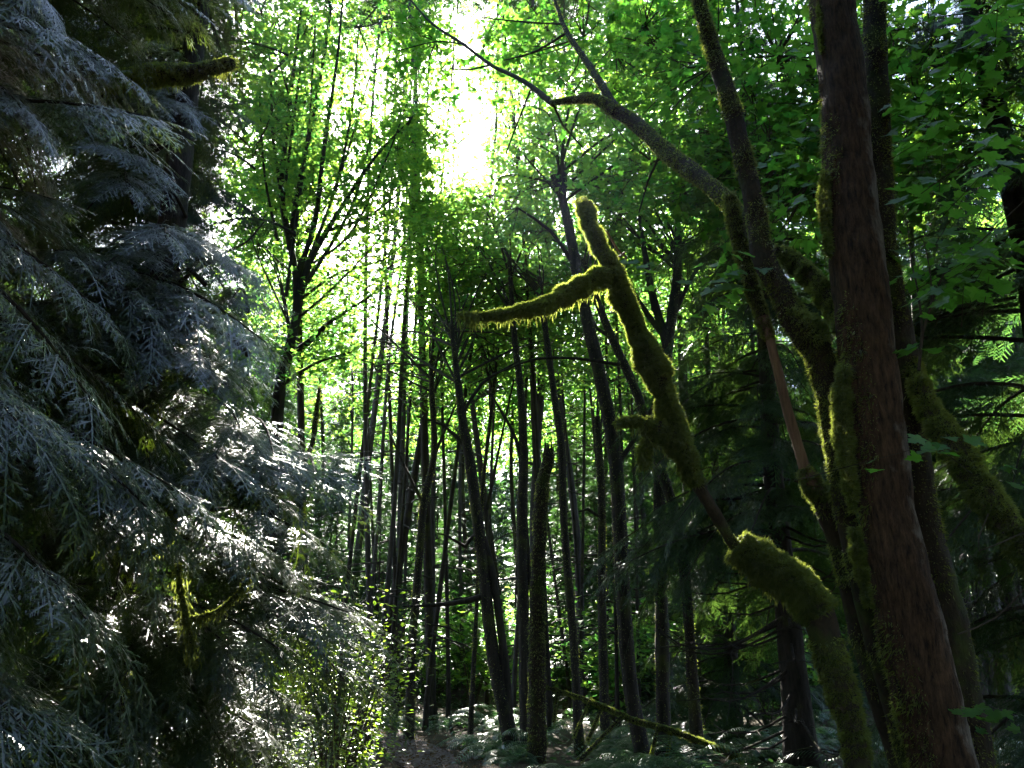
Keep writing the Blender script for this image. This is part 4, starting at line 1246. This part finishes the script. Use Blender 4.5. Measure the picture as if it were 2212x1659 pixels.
for n_, (px, py, Y, s) in enumerate([(745, 1320, 9.0, 1.35), (775, 1400, 10.5, 1.1), (725, 1400, 8.6, 1.1), (800, 1330, 12.5, 1.25), (765, 1290, 10.6, 1.5), (815, 1430, 17.5, 1.1)]):
    p = at(px, py, Y)
    bush('shrub', rng.randrange(3), p.x, Y, s, ['sunlit lime shrub against the cedar edge, second from the front of its row', 'lime shrub leaning furthest over the left side of the footpath', 'nearest and lowest of the lime shrubs, half under the cedar sprays', 'shaded leafy shrub rising behind the lime ones, on the path side', 'tallest lime-green shrub at the cedar edge, left of the footpath', 'farthest shrub at the spot where the footpath bends out of sight'][n_], 'shrubs at the cedar edge', rng)
for n_, (px, Y, s) in enumerate([(470, 6.6, .62), (530, 6.4, .6), (590, 6.9, .6), (430, 6.9, .6), (640, 7.6, .7)]):
    p = at(px, 1600, Y)
    bush('huckleberry', rng.randrange(3), p.x, Y, s, ['small huckleberry bush under the cedar, second from the left of its row', 'middle huckleberry bush of the row along the bottom under the cedar', 'huckleberry bush fourth from the left in the row under the cedar', 'leftmost of the small huckleberry bushes under the cedar', 'rightmost and largest huckleberry bush of the row under the cedar'][n_], 'huckleberry bushes under the cedar', rng)
for k in range(70):
    Y = rng.uniform(18, 46)
    px = rng.uniform(640, 1750)
    p = at(px, 1400, Y)
    if abs(p.x - path_x(Y)) < 1.2 and Y < 22: continue
    bush('vine_maple_bush', 3 + rng.randrange(3), p.x, Y, rng.uniform(.7, 1.5), 'backlit vine maple bush between the far trunks', 'vine maple bushes of the far wood', rng)

YC = [crown_mesh('crown', 50 + k, 6.5, .3, 1.9, 70) for k in range(3)]
YT = [conifer_trunk_mesh('trunk', 66 + k, 6.5, .06, 'dark_bark', 0) for k in range(3)]
for k in range(40):
    Y = rng.uniform(22, 48); px = rng.choice((rng.uniform(680, 1000), rng.uniform(1300, 1900), rng.uniform(1000, 1900)))
    p = at(px, 1400, Y)
    if abs(p.x - path_x(Y)) < 1.8 and Y < 22: continue
    t = thing('young_conifer', 'young dark conifer with branches to the ground in the far wood', 'tree', 'young conifers of the far wood')
    sc_ = rng.uniform(.45, 1.2); t.location = (p.x, Y, 0); t.rotation_euler = (0, 0, rng.uniform(0, 6.28)); t.scale = (sc_,) * 3
    q = rng.randrange(3); obj('trunk', YT[q], t); obj('crown', YC[q], t)
# ferns
def frond_mesh(seed, L=.75):
    r = np.random.RandomState(seed)
    V, F = [], []
    lift = r.uniform(.75, 1.1)
    def ax(t): return np.array([L * t * .85, r0 * t * t, L * (lift * t - 1.0 * t * t)])
    r0 = r.uniform(-.08, .08)
    prev = ax(0)
    for k in range(1, 8):
        c = ax(k / 7); d = c - prev
        ribbon(V, F, prev, d / np.linalg.norm(d), np.array([0, 0, 1.0]), np.linalg.norm(d), .009, 0, 1); prev = c
    for k in range(22):
        t = .1 + .9 * k / 22
        c = ax(t); d = ax(min(1, t + .03)) - ax(t - .03); d /= np.linalg.norm(d)
        nn = np.cross(d, np.array([0, 1.0, 0])); nn = nn if nn[2] > 0 else -nn
        for s in (-1, 1):
            dd = np.array([0, s, 0]) * .93 + d * .3
            ribbon(V, F, c, dd / np.linalg.norm(dd), nn + r.normal(size=3) * .12, L * .15 * math.sin(math.pi * min(1, .12 + t * .88)) ** .6 + .012, .0145, .35)
    m = MB(); m.add(np.array(V), np.array(F))
    return m.mesh('frond', M['fern'], False)
FRONDS = [frond_mesh(900 + k) for k in range(5)]
def fern(x, y, s, rng, label, group):
    t = thing('sword_fern', label, 'fern', group)
    t.location = (x, y, ground_z(x, y)); t.scale = (s, s, s); t.rotation_euler = (rng.gauss(0, .08), rng.gauss(0, .08), rng.uniform(0, 6.28))
    n = rng.randint(9, 13)
    for k in range(n):
        obj('frond', FRONDS[rng.randrange(5)], t, (0, 0, 0), (rng.gauss(0, .15), rng.uniform(-.35, .35), 6.283 * k / n + rng.gauss(0, .15)), rng.uniform(.75, 1.25))
rng = random.Random(41)
for k in range(130):
    Y = rng.uniform(8.5, 20)
    px = rng.uniform(800, 2150)
    p = at(px, 1500, Y)
    if abs(p.x - path_x(Y)) < 1.0: continue
    if p.x < path_x(Y): continue
    fern(p.x, Y, rng.uniform(.8, 1.35), rng, 'sword fern in the dim fern bed right of the footpath', 'ferns right of the footpath')
for k in range(14):
    Y = rng.uniform(10, 16)
    x = path_x(Y) - rng.uniform(.8, 2.0)
    fern(x, Y, rng.uniform(.7, 1.0), rng, 'sword fern on the left verge of the footpath', 'ferns left of the footpath')

# low ground cover and litter
r = np.random.RandomState(5)
mb = MB()
n = 9000
P = np.stack([r.uniform(-9, 11, n), r.uniform(4, 26, n), np.zeros(n)], axis=1)
keep = np.array([abs(p[0] - path_x(p[1])) > .55 for p in P]); P = P[keep]
P[:, 2] = [ground_z(p[0], p[1]) for p in P]; P[:, 2] += r.uniform(.03, .22, len(P))
scatter(mb, OVAL_V, OVAL_F, P, r.uniform(.05, .11, len(P)), r.normal(size=P.shape) * .3 + np.array([0, 0, 1]), 6)
tag(mb.build('ground_cover', M['fern'], smooth=False), kind='stuff')
mb = MB(); n = 2600
n = 5000; yy = r.uniform(3, 22, n)
P = np.stack([np.array([path_x(y) for y in yy]) + r.normal(size=n) * .45, yy, np.zeros(n)], axis=1)
P[:, 2] = [ground_z(p[0], p[1]) + .04 for p in P]
scatter(mb, OVAL_V, OVAL_F, P, r.uniform(.03, .07, n), r.normal(size=P.shape) * .25 + np.array([0, 0, 1]), 8)
tag(mb.build('leaf_litter', M['brown_moss'], smooth=False), kind='stuff')

# fallen mossy log with propping branches
log = thing('fallen_log', 'thin fallen mossy log lying aslant over the ferns at lower centre', 'log')
rows = [(1185, 1486, 5, 13.0), (1240, 1503, 8, 12.8), (1300, 1525, 10, 12.5), (1370, 1556, 12, 12.2), (1440, 1575, 12, 12.0), (1510, 1600, 13, 11.8), (1600, 1640, 14, 11.4)]
p_, r_ = pix_path(rows, 12)
m = MB(); tube(m, p_, r_, 10, .08, .12, 7, 71); m.build('trunk', M['moss_bark'], log)
mm = MB(); fuzz(mm, p_, r_, 14000, .03, .010, 711, None, .3)
tag(mm.build('moss', M['moss'], log, smooth=False), kind='stuff')
for k, rows in enumerate([[(1205, 1495, 5, 12.9), (1196, 1560, 5, 12.8)], [(1300, 1528, 6, 12.5), (1270, 1600, 8, 12.2)], [(1345, 1545, 5, 12.3), (1255, 1640, 10, 11.8)], [(1420, 1572, 5, 12), (1405, 1640, 7, 11.8)], [(1450, 1580, 4, 12), (1440, 1640, 6, 11.8)], [(1275, 1512, 4, 12.6), (1240, 1590, 5, 12.4)]]):
    limb(log, rows, 12, 'moss_bark', 900, 720 + k, name='branch', length=.03, seg=6)
log2 = thing('leaning_dead_pole', 'dark bare pole leaning at the left side of the footpath', 'log')
p_, r_ = pix_path([(812, 1512, 6, 12.5), (770, 1550, 10, 12.0), (735, 1590, 12, 11.5), (700, 1640, 14, 11.0)], 12)
m = MB(); tube(m, p_, r_, 8, .1, .1, 7, 73); m.build('trunk', M['dark_bark'], log2)

# the far mass of the wood
r = np.random.RandomState(12)
mb = MB()
n = 8500
a = r.uniform(-.72, .72, n); d = r.uniform(50, 88, n)
P = np.stack([np.tan(a) * d, d, r.uniform(0, 1, n) ** 1.25 * 18], axis=1)
Pp, Nn, Ss = [], [], []
for c in P:
    q = c + r.normal(size=(16, 3)) * np.array([1.3, 1.0, .7])
    Pp.append(q); Nn.append(r.normal(size=(16, 3)) * .5 + np.array([0, 0, .8])); Ss.append(r.uniform(.35, .8, 16))
scatter(mb, TREF_V, TREF_F, np.concatenate(Pp), np.concatenate(Ss), np.concatenate(Nn), 13)
tag(mb.build('far_wood', M['conifer'], smooth=False), kind='stuff')

# ------------------------------------------------------------------ air
if HAZE:
    m, nt, out = new_mat('haze')
    pv = nt.nodes.new('ShaderNodeVolumePrincipled')
    pv.inputs['Color'].default_value = (.62, .82, 1.0, 1)
    pv.inputs['Density'].default_value = HAZE
    pv.inputs['Anisotropy'].default_value = .9
    nt.links.new(pv.outputs[0], out.inputs['Volume'])
    mb = MB()
    x, y0, y1, z0, z1 = 290, -170, 310, -4, 34
    mb.add([(-x, y0, z0), (x, y0, z0), (x, y1, z0), (-x, y1, z0), (-x, y0, z1), (x, y0, z1), (x, y1, z1), (-x, y1, z1)],
           [(0, 3, 2, 1), (4, 5, 6, 7), (0, 1, 5, 4), (1, 2, 6, 5), (2, 3, 7, 6), (3, 0, 4, 7)])
    tag(mb.build('haze', m, smooth=False), kind='stuff')
